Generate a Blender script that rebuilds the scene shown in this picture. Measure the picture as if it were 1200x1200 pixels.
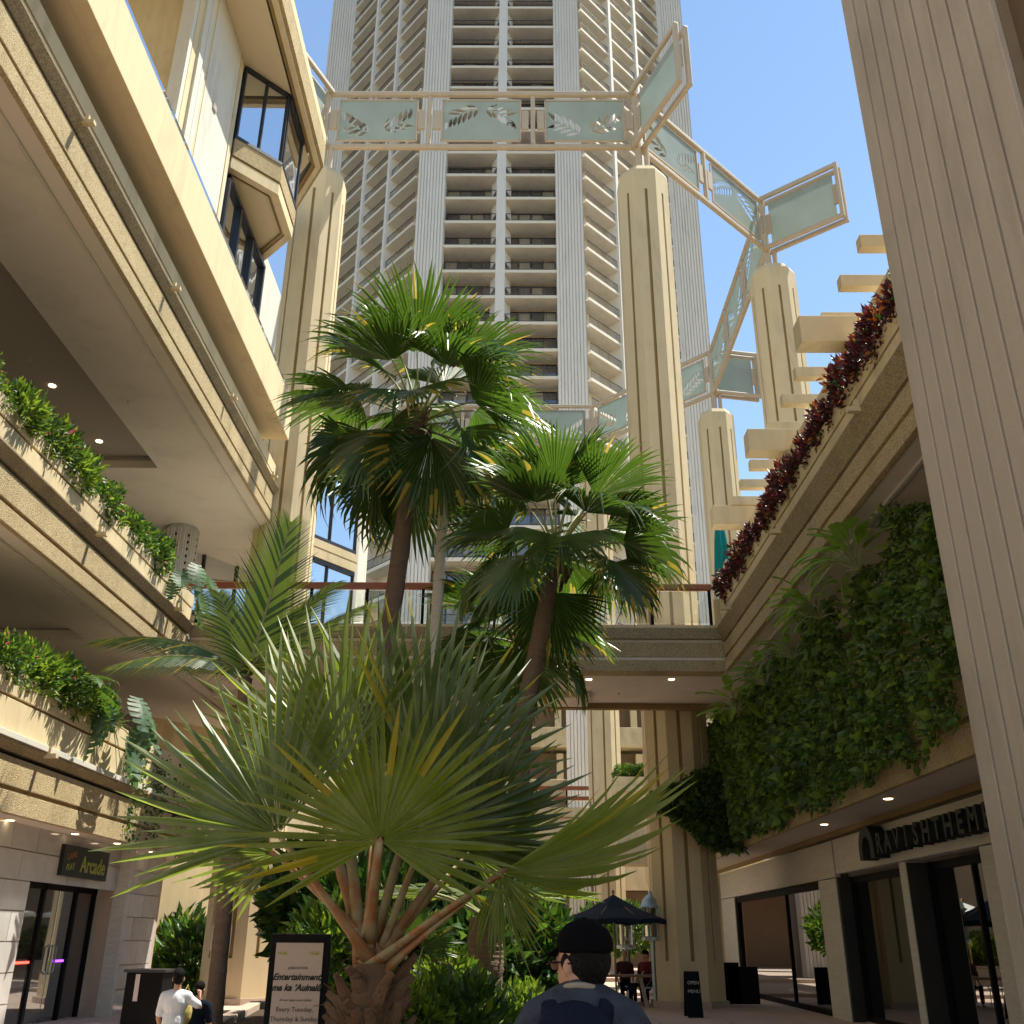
import bpy, bmesh, math, random
from mathutils import Vector, Matrix, noise
from mathutils.geometry import delaunay_2d_cdt
random.seed(7)
rnd = random.random
def U(a, b): return a + (b - a) * random.random()
def R(d): return math.radians(d)
sc = bpy.context.scene
for o in list(bpy.data.objects): bpy.data.objects.remove(o)
col = sc.collection

# ------------------------------------------------------------------ camera
FPX = 1153.2
_z = Vector((18, 2660, -FPX)).normalized(); _y = Vector((5, -500, -FPX)).normalized()
_y = (_y - _z * _y.dot(_z)).normalized(); _x = _y.cross(_z)
ROT = Matrix((_x, _y, _z))
CAM = Vector((0, 0, 1.6))
cd = bpy.data.cameras.new('camera'); cam = bpy.data.objects.new('camera', cd); col.objects.link(cam)
cam.matrix_world = Matrix.Translation(CAM) @ ROT.to_4x4()
cd.sensor_width = 36; cd.lens = 36 * FPX / 1200; cd.clip_end = 2000; cd.clip_start = .05
sc.camera = cam
sc.render.resolution_x = sc.render.resolution_y = 1024
def at(px, py, X=None, Y=None, Z=None):
    d = ROT @ Vector((px - 600, 600 - py, -FPX)).normalized()
    t = (X - CAM.x) / d.x if X is not None else (Y - CAM.y) / d.y if Y is not None else (Z - CAM.z) / d.z
    return CAM + d * t

# ------------------------------------------------------------------ world, sun, exposure
SUN = Vector((.41, .18, .90)).normalized()
w = bpy.data.worlds.new('World'); sc.world = w; w.use_nodes = True
nt = w.node_tree; bg = nt.nodes['Background']
sky = nt.nodes.new('ShaderNodeTexSky'); sky.sky_type = 'NISHITA'; sky.sun_disc = False
sky.sun_elevation = math.asin(SUN.z); sky.sun_rotation = math.atan2(SUN.x, SUN.y)
sky.air_density = 1.5; sky.dust_density = 0; sky.ozone_density = 2
nt.links.new(sky.outputs[0], bg.inputs[0]); bg.inputs[1].default_value = .07
ld = bpy.data.lights.new('sun', 'SUN'); ld.energy = 3.5; ld.angle = R(.53); ld.color = (1, .94, .80)
lo = bpy.data.objects.new('sun', ld); col.objects.link(lo); lo.rotation_euler = SUN.to_track_quat('Z', 'Y').to_euler()
lo.location = (0, 0, 60)
sc.view_settings.view_transform = 'Standard'; sc.view_settings.look = 'None'
sc.view_settings.exposure = 1.42; sc.view_settings.gamma = 1
sc.render.engine = 'CYCLES'
sc.cycles.max_bounces = 8; sc.cycles.diffuse_bounces = 5; sc.cycles.transparent_max_bounces = 12

# ------------------------------------------------------------------ materials
def mat(name, c, rough=.8, vary=.12, vscale=1.5, fine=.1, fscale=40, bump=0, bscale=80, spec=.3, metal=0,
        streak=0, stain=0, trans=0, obj=0, c2=None, emit=0, tcol=None, stretch=(1, 1, 1)):
    m = bpy.data.materials.new(name); m.use_nodes = True
    n = m.node_tree; P = n.nodes['Principled BSDF']; L = n.links.new
    P.inputs['Roughness'].default_value = rough; P.inputs['Metallic'].default_value = metal
    P.inputs['Specular IOR Level'].default_value = spec
    tc = n.nodes.new('ShaderNodeTexCoord')
    mp = n.nodes.new('ShaderNodeMapping'); mp.inputs['Scale'].default_value = stretch; L(tc.outputs['Object'], mp.inputs[0])
    def nz(s, det=3):
        t = n.nodes.new('ShaderNodeTexNoise'); t.inputs['Scale'].default_value = s; t.inputs['Detail'].default_value = det
        L(mp.outputs[0], t.inputs['Vector']); return t.outputs['Fac']
    def math_(op, a, b):
        t = n.nodes.new('ShaderNodeMath'); t.operation = op
        for i, v in enumerate((a, b)):
            if isinstance(v, (int, float)): t.inputs[i].default_value = v
            else: L(v, t.inputs[i])
        return t.outputs[0]
    f = math_('MULTIPLY_ADD', nz(vscale, 4), vary * 2); f.node.inputs[2].default_value = 1 - vary
    g = math_('MULTIPLY_ADD', nz(fscale, 2), fine * 2); g.node.inputs[2].default_value = 1 - fine
    v = math_('MULTIPLY', f, g)
    if streak:
        m2 = n.nodes.new('ShaderNodeMapping'); m2.inputs['Scale'].default_value = (3, 3, .12); L(tc.outputs['Object'], m2.inputs[0])
        t = n.nodes.new('ShaderNodeTexNoise'); t.inputs['Scale'].default_value = 2.2; t.inputs['Detail'].default_value = 5; L(m2.outputs[0], t.inputs[0])
        s = math_('MULTIPLY_ADD', t.outputs['Fac'], streak * 2); s.node.inputs[2].default_value = 1 - streak
        v = math_('MULTIPLY', v, s)
    if stain:
        m3 = n.nodes.new('ShaderNodeMapping'); m3.inputs['Scale'].default_value = (1.1, 1.1, .30); m3.inputs['Location'].default_value = (3.1, 7.7, 1.3); L(tc.outputs['Object'], m3.inputs[0])
        t = n.nodes.new('ShaderNodeTexNoise'); t.inputs['Scale'].default_value = 1.0; t.inputs['Detail'].default_value = 7; t.inputs['Roughness'].default_value = .68; t.inputs['Distortion'].default_value = .4; L(m3.outputs[0], t.inputs[0])
        mr = n.nodes.new('ShaderNodeMapRange'); mr.inputs[1].default_value = .50; mr.inputs[2].default_value = .72; mr.inputs[3].default_value = 1; mr.inputs[4].default_value = 1 - stain; L(t.outputs['Fac'], mr.inputs[0])
        v = math_('MULTIPLY', v, mr.outputs[0])
    if obj:
        oi = n.nodes.new('ShaderNodeObjectInfo')
        s = math_('MULTIPLY_ADD', oi.outputs['Random'], obj * 2); s.node.inputs[2].default_value = 1 - obj
        v = math_('MULTIPLY', v, s)
    mx = n.nodes.new('ShaderNodeMix'); mx.data_type = 'RGBA'; mx.blend_type = 'MULTIPLY'; mx.inputs[0].default_value = 1
    if c2:
        t = n.nodes.new('ShaderNodeTexNoise'); t.inputs['Scale'].default_value = vscale * 2.3; t.inputs['Detail'].default_value = 3
        L(tc.outputs['Object'], t.inputs['Vector'])
        rp = n.nodes.new('ShaderNodeValToRGB'); rp.color_ramp.elements[0].position = .42; rp.color_ramp.elements[1].position = .62
        rp.color_ramp.elements[0].color = (*c, 1); rp.color_ramp.elements[1].color = (*c2, 1)
        L(t.outputs['Fac'], rp.inputs[0]); L(rp.outputs[0], mx.inputs[6])
    else: mx.inputs[6].default_value = (*c, 1)
    L(v, mx.inputs[7]); L(mx.outputs[2], P.inputs['Base Color'])
    if bump:
        b = n.nodes.new('ShaderNodeBump'); b.inputs['Strength'].default_value = bump; b.inputs['Distance'].default_value = .02
        L(nz(bscale, 2), b.inputs['Height']); L(b.outputs[0], P.inputs['Normal'])
    if emit: P.inputs['Emission Color'].default_value = (*c, 1); P.inputs['Emission Strength'].default_value = emit
    if trans:
        tr = n.nodes.new('ShaderNodeBsdfTranslucent')
        if tcol:
            mt = n.nodes.new('ShaderNodeMix'); mt.data_type = 'RGBA'; mt.blend_type = 'MULTIPLY'; mt.inputs[0].default_value = 1
            mt.inputs[6].default_value = (*tcol, 1); L(v, mt.inputs[7]); L(mt.outputs[2], tr.inputs[0])
        else: L(mx.outputs[2], tr.inputs[0])
        ms = n.nodes.new('ShaderNodeMixShader'); ms.inputs[0].default_value = trans
        out = n.nodes['Material Output']; L(P.outputs[0], ms.inputs[1]); L(tr.outputs[0], ms.inputs[2]); L(ms.outputs[0], out.inputs[0])
    return m
def pebble(name, c, c2, scale=55):
    m = mat(name, c, rough=.9, vary=.14, vscale=.7, fine=.05, stain=.28)
    n = m.node_tree; L = n.links.new; P = n.nodes['Principled BSDF']
    tc = n.nodes['Texture Coordinate']; v = n.nodes.new('ShaderNodeTexVoronoi'); v.inputs['Scale'].default_value = scale
    L(tc.outputs['Object'], v.inputs['Vector'])
    rp = n.nodes.new('ShaderNodeValToRGB'); rp.color_ramp.elements[0].color = (*c2, 1); rp.color_ramp.elements[1].color = (*c, 1)
    rp.color_ramp.elements[0].position = .05; rp.color_ramp.elements[1].position = .9
    sep = n.nodes.new('ShaderNodeSeparateColor'); L(v.outputs['Color'], sep.inputs[0]); L(sep.outputs[0], rp.inputs[0])
    mx = [x for x in n.nodes if x.type == 'MIX'][0]; L(rp.outputs[0], mx.inputs[6])
    b = n.nodes.new('ShaderNodeBump'); b.inputs['Strength'].default_value = .9; b.inputs['Distance'].default_value = .02; b.invert = True
    L(v.outputs['Distance'], b.inputs['Height']); L(b.outputs[0], P.inputs['Normal'])
    return m
def glassy(name, c, fac=.5, rough=.02, gc=(.9, .95, 1)):
    m = bpy.data.materials.new(name); m.use_nodes = True; n = m.node_tree; L = n.links.new; n.nodes.remove(n.nodes['Principled BSDF'])
    d = n.nodes.new('ShaderNodeBsdfDiffuse'); d.inputs[0].default_value = (*c, 1)
    g = n.nodes.new('ShaderNodeBsdfGlossy'); g.inputs['Roughness'].default_value = rough; g.inputs[0].default_value = (*gc, 1)
    ms = n.nodes.new('ShaderNodeMixShader')
    lw = n.nodes.new('ShaderNodeFresnel'); lw.inputs[0].default_value = 1.5
    mr = n.nodes.new('ShaderNodeMapRange'); mr.inputs[3].default_value = fac; mr.inputs[4].default_value = 1
    L(lw.outputs[0], mr.inputs[0]); L(mr.outputs[0], ms.inputs[0])
    tc = n.nodes.new('ShaderNodeTexCoord'); t = n.nodes.new('ShaderNodeTexNoise'); t.inputs['Scale'].default_value = .9; L(tc.outputs['Object'], t.inputs[0])
    b = n.nodes.new('ShaderNodeBump'); b.inputs['Strength'].default_value = .05; b.inputs['Distance'].default_value = .05
    L(t.outputs['Fac'], b.inputs['Height']); L(b.outputs[0], g.inputs['Normal'])
    L(d.outputs[0], ms.inputs[1]); L(g.outputs[0], ms.inputs[2]); L(ms.outputs[0], n.nodes['Material Output'].inputs[0])
    return m
def clear(name, c, refl=.12, tint=(.75, .8, .78)):
    m = bpy.data.materials.new(name); m.use_nodes = True; n = m.node_tree; L = n.links.new; n.nodes.remove(n.nodes['Principled BSDF'])
    d = n.nodes.new('ShaderNodeBsdfTransparent'); d.inputs[0].default_value = (*tint, 1)
    g = n.nodes.new('ShaderNodeBsdfGlossy'); g.inputs['Roughness'].default_value = .01
    lw = n.nodes.new('ShaderNodeFresnel'); mr = n.nodes.new('ShaderNodeMapRange'); mr.inputs[3].default_value = refl; mr.inputs[4].default_value = 1
    ms = n.nodes.new('ShaderNodeMixShader'); L(lw.outputs[0], mr.inputs[0]); L(mr.outputs[0], ms.inputs[0])
    L(d.outputs[0], ms.inputs[1]); L(g.outputs[0], ms.inputs[2]); L(ms.outputs[0], n.nodes['Material Output'].inputs[0])
    return m
M = dict(
    plaster=mat('plaster', (.61, .50, .305), vary=.10, streak=.08, stain=.30, fine=.06, bump=.12, fscale=60),
    plaster2=mat('column_plaster', (.63, .515, .32), vary=.06, streak=.06, stain=.22, fine=.04, bump=.1),
    white=mat('white_plaster', (.58, .56, .49), vary=.05, streak=.05, stain=.22, fine=.04),
    soffit=mat('soffit_paint', (.66, .60, .51), stain=.14, vary=.05, vscale=.3, fine=.03, rough=.9),
    coffer=mat('coffer_shade_tone', (.34, .295, .25), vary=.05, vscale=.3, fine=.03, rough=.9),  # darker than the soffit: shade inside the coffers is put into the colour
    tansoffit=mat('tan_soffit', (.64, .53, .34), vary=.05, vscale=.3, fine=.03, rough=.9),
    pebble=pebble('pebble_dash', (.64, .515, .30), (.33, .25, .13), 75),
    pebble2=pebble('pebble_dash_shaded', (.50, .40, .245), (.22, .17, .09), 75),  # darker copy: shade of the undercut mouldings is put into the colour
    groove=mat('groove_paint', (.28, .19, .08), vary=.2),
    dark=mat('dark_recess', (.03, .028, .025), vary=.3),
    black=mat('black_metal', (.006, .006, .007), rough=.6, spec=.10, vary=.2),
    frame=mat('window_frame_metal', (.02, .022, .03), rough=.4, spec=.5),
    tower=mat('tower_concrete', (.86, .79, .67), stain=.15, vary=.05, vscale=.15, streak=.07, fine=.04, fscale=6),
    towerw=mat('tower_fin_paint', (.86, .82, .74), stain=.12, vary=.05, vscale=.2, streak=.06, fine=.03),
    flute=mat('fluted_concrete', (.40, .41, .41), vary=.05, streak=.08, fine=.05),
    pillar=mat('ribbed_pillar_plaster', (.54, .48, .40), stain=.20, vary=.06, streak=.05, fine=.12, fscale=55, bump=.5, bscale=70),
    rib=mat('pillar_groove', (.26, .20, .13), vary=.2),
    steel=mat('painted_steel', (.50, .41, .29), rough=.5, vary=.08, vscale=3),
    rail=mat('varnished_wood', (.27, .085, .035), rough=.35, spec=.5, vary=.2, stretch=(1, 8, 8), fine=.15),
    stone=mat('travertine', (.56, .53, .46), vary=.15, vscale=2, fine=.2, fscale=9, bump=.3, bscale=14, stretch=(1, .5, 7)),
    tile=mat('marble_tile', (.50, .49, .47), rough=.12, spec=.5, vary=.15, vscale=2, obj=.12, fine=.05),
    paving=mat('pink_paving', (.50, .37, .30), rough=.8, vary=.12, vscale=.6, fine=.12, fscale=25, bump=.15),
    kerb=mat('kerb_stone', (.46, .36, .29), vary=.12, fine=.1),
    soil=mat('soil', (.045, .03, .02), vary=.3, bump=.6, bscale=20),
    leaf=mat('leaf_green', (.050, .105, .018), rough=.42, spec=.45, vary=.35, vscale=2, obj=.25, trans=.35, tcol=(.11, .22, .02)),
    leafd=mat('leaf_dark', (.028, .075, .018), rough=.4, spec=.5, vary=.4, vscale=2.5, obj=.25, trans=.22, tcol=(.05, .13, .012)),
    leafl=mat('leaf_lime', (.13, .20, .02), rough=.45, spec=.4, vary=.3, vscale=3, obj=.2, trans=.42, tcol=(.26, .38, .03)),
    ivya=mat('ivy_dark', (.040, .078, .020), rough=.4, spec=.5, vary=.4, vscale=2.5, trans=.25, tcol=(.07, .18, .015)), ivyb=mat('ivy_mid', (.085, .15, .03), rough=.4, spec=.5, vary=.35, vscale=2, trans=.3, tcol=(.16, .3, .03)), ivyc=mat('ivy_fresh', (.16, .25, .04), rough=.45, vary=.3, vscale=3, trans=.4, tcol=(.3, .45, .04)),
    leafb=mat('leaf_sunlit_tone', (.27, .40, .05), rough=.45, vary=.25, vscale=3, obj=.2, trans=.4, tcol=(.35, .5, .05)),  # brighter leaf: sunlight on plants standing in shade is put into the colour
    leafy=mat('leaf_yellowing', (.30, .27, .03), rough=.5, vary=.3, vscale=4, trans=.45, tcol=(.65, .55, .05)),
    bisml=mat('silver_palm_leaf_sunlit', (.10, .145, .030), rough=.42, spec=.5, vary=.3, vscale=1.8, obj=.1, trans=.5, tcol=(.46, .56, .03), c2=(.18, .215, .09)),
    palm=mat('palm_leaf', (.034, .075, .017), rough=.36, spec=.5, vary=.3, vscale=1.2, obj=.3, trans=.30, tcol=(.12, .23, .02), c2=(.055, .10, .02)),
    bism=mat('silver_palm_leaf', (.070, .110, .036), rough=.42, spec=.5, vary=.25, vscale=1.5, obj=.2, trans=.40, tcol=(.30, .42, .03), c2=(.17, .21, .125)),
    palmy=mat('palm_tip_yellow', (.22, .20, .035), rough=.5, vary=.4, vscale=5, trans=.4, tcol=(.6, .45, .06)),
    red=mat('croton_red', (.06, .013, .016), rough=.4, spec=.4, vary=.5, vscale=6, obj=.3, trans=.2, tcol=(.22, .03, .03), c2=(.025, .010, .014)),
    orange=mat('croton_orange', (.5, .16, .03), rough=.5, vary=.3, trans=.3),
    pink=mat('pink_flower', (.62, .13, .16), rough=.6, vary=.2, trans=.2),
    petiole=mat('petiole_brown', (.25, .115, .045), rough=.5, vary=.35, vscale=3, fine=.2, c2=(.27, .225, .12), stretch=(1, 1, 1)),
    petg=mat('petiole_green', (.22, .24, .10), rough=.5, vary=.25, vscale=3),
    trunk=mat('palm_trunk', (.15, .105, .075), rough=.9, vary=.25, vscale=4, fine=.3, fscale=30, bump=.8, bscale=25, stretch=(1, 1, 5)),
    boot=mat('leaf_base_brown', (.13, .075, .042), rough=.9, vary=.4, vscale=6, fine=.3, fscale=60, bump=.5),
    stem=mat('stem_brown', (.10, .08, .045), vary=.3),
    glass=glassy('window_glass', (.03, .035, .04), .7),
    dglass=glassy('dark_glass', (.02, .02, .022), .22, .03),
    sglass=clear('shop_glass', (0, 0, 0), .5),
    railm=mat('balcony_rail_paint', (.075, .07, .07), rough=.5), tglass=glassy('tower_glass', (.20, .175, .155), .10, .05), curtain=glassy('curtained_glass', (.42, .38, .32), .08, .05), tglassb=glassy('tower_glass_dark', (.09, .08, .075), .14, .04),
    frost=mat('frosted_glass', (.46, .51, .45), rough=.35, spec=.5, vary=.14, vscale=.6, fine=.06, stain=.12, trans=.45, tcol=(.54, .60, .54)),
    cream=mat('balcony_edge', (.86, .78, .63), vary=.05, streak=.06),
    lamp=mat('downlight_glow', (1, .78, .45), emit=2.5),
    chrome=mat('lamp_metal', (.35, .42, .43), rough=.35, metal=.6, vary=.2),
    skin=mat('skin', (.42, .23, .15), rough=.5, vary=.08, spec=.35),
    hair=mat('black_hair', (.006, .005, .005), rough=.6, spec=.12, vary=.4, fine=.4, fscale=90, bump=.8, bscale=160, stretch=(1, 1, .3)),
    cap=mat('black_cap_cloth', (.004, .004, .005), spec=.05, rough=.9, vary=.2, fine=.2, fscale=300, bump=.2, bscale=300),
    navy=mat('navy_cloth', (.010, .014, .028), spec=.08, rough=.9, vary=.3, fine=.2, fscale=120, bump=.8, bscale=13),
    denim=mat('grey_shirt_cloth', (.055, .062, .08), rough=.95, spec=.05, c2=(.038, .043, .058), vary=.3, vscale=5, bump=.8, bscale=14, fine=.2, fscale=150),
    wcloth=mat('white_cotton', (.60, .63, .68), bump=.8, bscale=12, rough=.9, vary=.08, vscale=8),
    maroon=mat('maroon_cloth', (.13, .015, .022), rough=.9, vary=.2),
    pcloth=mat('pink_cloth', (.55, .12, .25), rough=.9, vary=.2),
    ycloth=mat('yellow_bag_cloth', (.45, .37, .12), rough=.9, vary=.2),
    blue=mat('blue_cloth', (.02, .06, .30), rough=.8, vary=.2),
    teal=mat('teal_canvas', (.0, .19, .21), rough=.9, vary=.1),
    canvas=mat('white_canvas', (.72, .72, .68), rough=.9, vary=.06, trans=.25),
    ncanvas=mat('navy_canvas', (.012, .022, .038), rough=.9, vary=.15),
    wood=mat('table_wood', (.30, .19, .10), rough=.6, vary=.2, stretch=(6, 1, 1)),
    paper=mat('poster_paper', (.48, .375, .33), rough=.7, vary=.06, vscale=2),
    wpaper=mat('white_sign', (.55, .48, .46), rough=.6, vary=.05),
    ink=mat('ink', (.015, .02, .015), rough=.6), ink2=mat('ink_brown', (.09, .06, .05), rough=.6),
    sgreen=mat('sign_green', (.28, .31, .035), rough=.5, vary=.2), sred=mat('sign_red', (.25, .10, .02), rough=.5),
    rneon=mat('red_light_strip', (1, .05, .03), emit=2.5), pneon=mat('violet_light_strip', (.3, .05, 1), emit=2),
    brownwall=mat('brown_wall', (.16, .11, .07), vary=.1),  # its brown also stands in for shade under the rear terraces
)

# ------------------------------------------------------------------ mesh helpers
def tag(o, label=None, cat=None, group=None, kind=None):
    if label: o['label'] = label
    if cat: o['category'] = cat
    if group: o['group'] = group
    if kind: o['kind'] = kind
    return o
def thing(name, loc, label, cat, group=None, rz=0):
    o = bpy.data.objects.new(name, None); col.objects.link(o); o.location = loc; o.rotation_euler.z = rz
    o.empty_display_size = .3
    return tag(o, label, cat, group)
ORG = {}
def org(o):
    v = Vector((0, 0, 0))
    while o is not None: v = v + o.location; o = o.parent
    return v
class MB:
    def __init__(s): s.v = []; s.f = []; s.mi = []; s.k = 0
    def face(s, pts):
        b = len(s.v); s.v += [Vector(p) for p in pts]; s.f.append(tuple(range(b, b + len(pts)))); s.mi.append(s.k); return s
    def add(s, vs, fs):
        b = len(s.v); s.v += [Vector(p) for p in vs]
        for f in fs: s.f.append(tuple(i + b for i in f)); s.mi.append(s.k)
        return s
    def box(s, x0, x1, y0, y1, z0, z1):
        x0, x1 = sorted((x0, x1)); y0, y1 = sorted((y0, y1)); z0, z1 = sorted((z0, z1))
        return s.add([(x, y, z) for z in (z0, z1) for y in (y0, y1) for x in (x0, x1)],
                     [(0, 2, 3, 1), (4, 5, 7, 6), (0, 1, 5, 4), (2, 6, 7, 3), (0, 4, 6, 2), (1, 3, 7, 5)])
    def prism(s, poly, z0, z1):            # poly: xy list ccw
        n = len(poly); vs = [(p[0], p[1], z0) for p in poly] + [(p[0], p[1], z1) for p in poly]
        return s.add(vs, [tuple(range(n - 1, -1, -1)), tuple(range(n, 2 * n))] + [(i, (i + 1) % n, n + (i + 1) % n, n + i) for i in range(n)])
    def extr(s, prof, y0, y1):             # profile xz extruded along y
        n = len(prof); vs = [(p[0], y0, p[1]) for p in prof] + [(p[0], y1, p[1]) for p in prof]
        return s.add(vs, [tuple(range(n)), tuple(range(2 * n - 1, n - 1, -1))] + [(i, n + i, n + (i + 1) % n, (i + 1) % n) for i in range(n)])
    def extrx(s, prof, x0, x1):            # profile yz extruded along x
        n = len(prof); vs = [(x0, p[0], p[1]) for p in prof] + [(x1, p[0], p[1]) for p in prof]
        return s.add(vs, [tuple(range(n)), tuple(range(2 * n - 1, n - 1, -1))] + [(i, n + i, n + (i + 1) % n, (i + 1) % n) for i in range(n)])
    def bar(s, p, q, w, h=None, up=(0, 0, 1)):
        p, q = Vector(p), Vector(q); h = h or w; d = (q - p).normalized(); up = Vector(up)
        if abs(d.dot(up)) > .98: up = Vector((0, 1, 0))
        a = d.cross(up).normalized() * w / 2; b = a.cross(d).normalized() * h / 2
        vs = [c + i * a + j * b for c in (p, q) for (i, j) in ((-1, -1), (1, -1), (1, 1), (-1, 1))]
        return s.add(vs, [(3, 2, 1, 0), (4, 5, 6, 7), (0, 1, 5, 4), (1, 2, 6, 5), (2, 3, 7, 6), (3, 0, 4, 7)])
    def tube(s, pts, rs, n=8, flat=1):
        pts = [Vector(p) for p in pts]; b = len(s.v); m = len(pts)
        if isinstance(rs, (int, float)): rs = [rs] * m
        ref = Vector((.13, .97, .2)).normalized()
        for i, p in enumerate(pts):
            d = (pts[min(i + 1, m - 1)] - pts[max(i - 1, 0)]).normalized()
            a = d.cross(ref);
            if a.length < .15: a = d.cross(Vector((1, 0, 0)))
            a.normalize(); c = d.cross(a)
            for k in range(n):
                t = 2 * math.pi * k / n; s.v.append(p + a * math.cos(t) * rs[i] + c * math.sin(t) * rs[i] * flat)
        for i in range(m - 1):
            for k in range(n):
                s.f.append((b + i * n + k, b + i * n + (k + 1) % n, b + (i + 1) * n + (k + 1) % n, b + (i + 1) * n + k)); s.mi.append(s.k)
        s.f.append(tuple(b + k for k in range(n - 1, -1, -1))); s.mi.append(s.k)
        s.f.append(tuple(b + (m - 1) * n + k for k in range(n))); s.mi.append(s.k)
        return s
    def lathe(s, prof, c=(0, 0, 0), n=16):
        b = len(s.v); c = Vector(c)
        for r, z in prof:
            for k in range(n):
                t = 2 * math.pi * k / n; s.v.append(c + Vector((r * math.cos(t), r * math.sin(t), z)))
        for i in range(len(prof) - 1):
            for k in range(n):
                s.f.append((b + i * n + k, b + i * n + (k + 1) % n, b + (i + 1) * n + (k + 1) % n, b + (i + 1) * n + k)); s.mi.append(s.k)
        return s
    def ell(s, c, r, nu=12, nv=8, rot=None):
        c = Vector(c); vs = []; b = len(s.v)
        for i in range(nv + 1):
            ph = math.pi * i / nv
            for k in range(nu):
                t = 2 * math.pi * k / nu; p = Vector((r[0] * math.sin(ph) * math.cos(t), r[1] * math.sin(ph) * math.sin(t), r[2] * math.cos(ph)))
                if rot: p = rot @ p
                s.v.append(c + p)
        for i in range(nv):
            for k in range(nu):
                s.f.append((b + i * nu + k, b + (i + 1) * nu + k, b + (i + 1) * nu + (k + 1) % nu, b + i * nu + (k + 1) % nu)); s.mi.append(s.k)
        return s
    def mesh(s, name, mats, o=Vector((0, 0, 0)), smooth=False):
        me = bpy.data.meshes.new(name); me.from_pydata([v - o for v in s.v], [], s.f)
        for m in (mats if isinstance(mats, (list, tuple)) else [mats]): me.materials.append(m)
        if any(s.mi): me.polygons.foreach_set('material_index', s.mi)
        if smooth: me.polygons.foreach_set('use_smooth', [True] * len(me.polygons))
        me.update(); return me
    def build(s, name, mats, parent=None, smooth=False, bevel=0, loc=None):
        o0 = org(parent) if parent is not None else Vector((0, 0, 0))
        base = Vector(loc) if loc is not None else o0
        me = s.mesh(name, mats, base, smooth)
        ob = bpy.data.objects.new(name, me); col.objects.link(ob); ob.parent = parent; ob.location = base - o0
        if bevel:
            b = ob.modifiers.new('b', 'BEVEL'); b.width = bevel; b.segments = 2; b.limit_method = 'ANGLE'
        return ob
def inst(me, name, parent, loc, rot=None, scale=None):
    ob = bpy.data.objects.new(name, me); col.objects.link(ob); ob.parent = parent
    m = Matrix.Translation(Vector(loc) - (org(parent) if parent is not None else Vector((0, 0, 0))))
    if rot is not None: m = m @ (rot if len(rot) == 4 else rot.to_4x4())
    if scale: m = m @ Matrix.Diagonal((scale, scale, scale, 1))
    ob.matrix_local = m
    return ob
def copy_tree(o, parent=None):
    c = o.copy(); col.objects.link(c); c.parent = parent
    for ch in list(o.children): copy_tree(ch, c)
    return c
def textmesh(s, size, shear=0, ext=.004, bold=0, align='CENTER', spacing=1.0):
    cu = bpy.data.curves.new('t', 'FONT'); cu.body = s; cu.size = size; cu.shear = shear; cu.extrude = ext; cu.offset = bold
    cu.align_x = align; cu.align_y = 'CENTER'; cu.resolution_u = 3; cu.space_character = spacing
    ob = bpy.data.objects.new('t', cu); col.objects.link(ob); bpy.context.view_layer.update()
    me = bpy.data.meshes.new_from_object(ob.evaluated_get(bpy.context.evaluated_depsgraph_get()))
    bpy.data.objects.remove(ob); bpy.data.curves.remove(cu); return me
def text(s, size, parent, loc, rot, m, name='lettering', **k):
    me = textmesh(s, size, **k); me.materials.clear(); me.materials.append(m)
    return inst(me, name, parent, loc, rot)
FACE_PX = Matrix(((0, 0, 1), (1, 0, 0), (0, 1, 0)))       # text on a wall that faces +X
FACE_NX = Matrix(((0, 0, -1), (-1, 0, 0), (0, 1, 0)))     # faces -X
FACE_NY = Matrix(((1, 0, 0), (0, 0, -1), (0, 1, 0)))      # faces -Y

# ------------------------------------------------------------------ ground
g = MB().box(-60, 60, -30, 160, -.3, 0).build('ground', M['soil']); tag(g, kind='structure')
pv = bpy.data.objects.new('pavement', None); col.objects.link(pv); tag(pv, kind='structure')
MB().box(-20, 20, -45, 60, .002, .02).build('paving_bed', M['paving'], pv)
pm = MB().box(-.735, .735, -.735, .735, 0, .012).mesh('paving_slab', M['paving'])
for i in range(-3, 6):
    for j in range(17, 35):
        inst(pm, 'paving_slab', pv, (i * 1.5 + .75, j * 1.5 + .75, .018))
q = MB()
for i in range(-9, 8):
    for j in range(-4, 40):
        if -3 <= i < 6 and 17 <= j < 35: continue
        x, y = i * 1.5 + .75, j * 1.5 + .75; q.box(x - .735, x + .735, y - .735, y + .735, .018, .03)
tag(q.build('paving_slab', M['paving'], pv), kind='stuff')
q = MB()
for (y, h) in ((33, .13), (41, .26)): q.box(-12, 12, y, 60 if h > .2 else 41, .0, h)
q.build('step', M['kerb'], pv)

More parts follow.
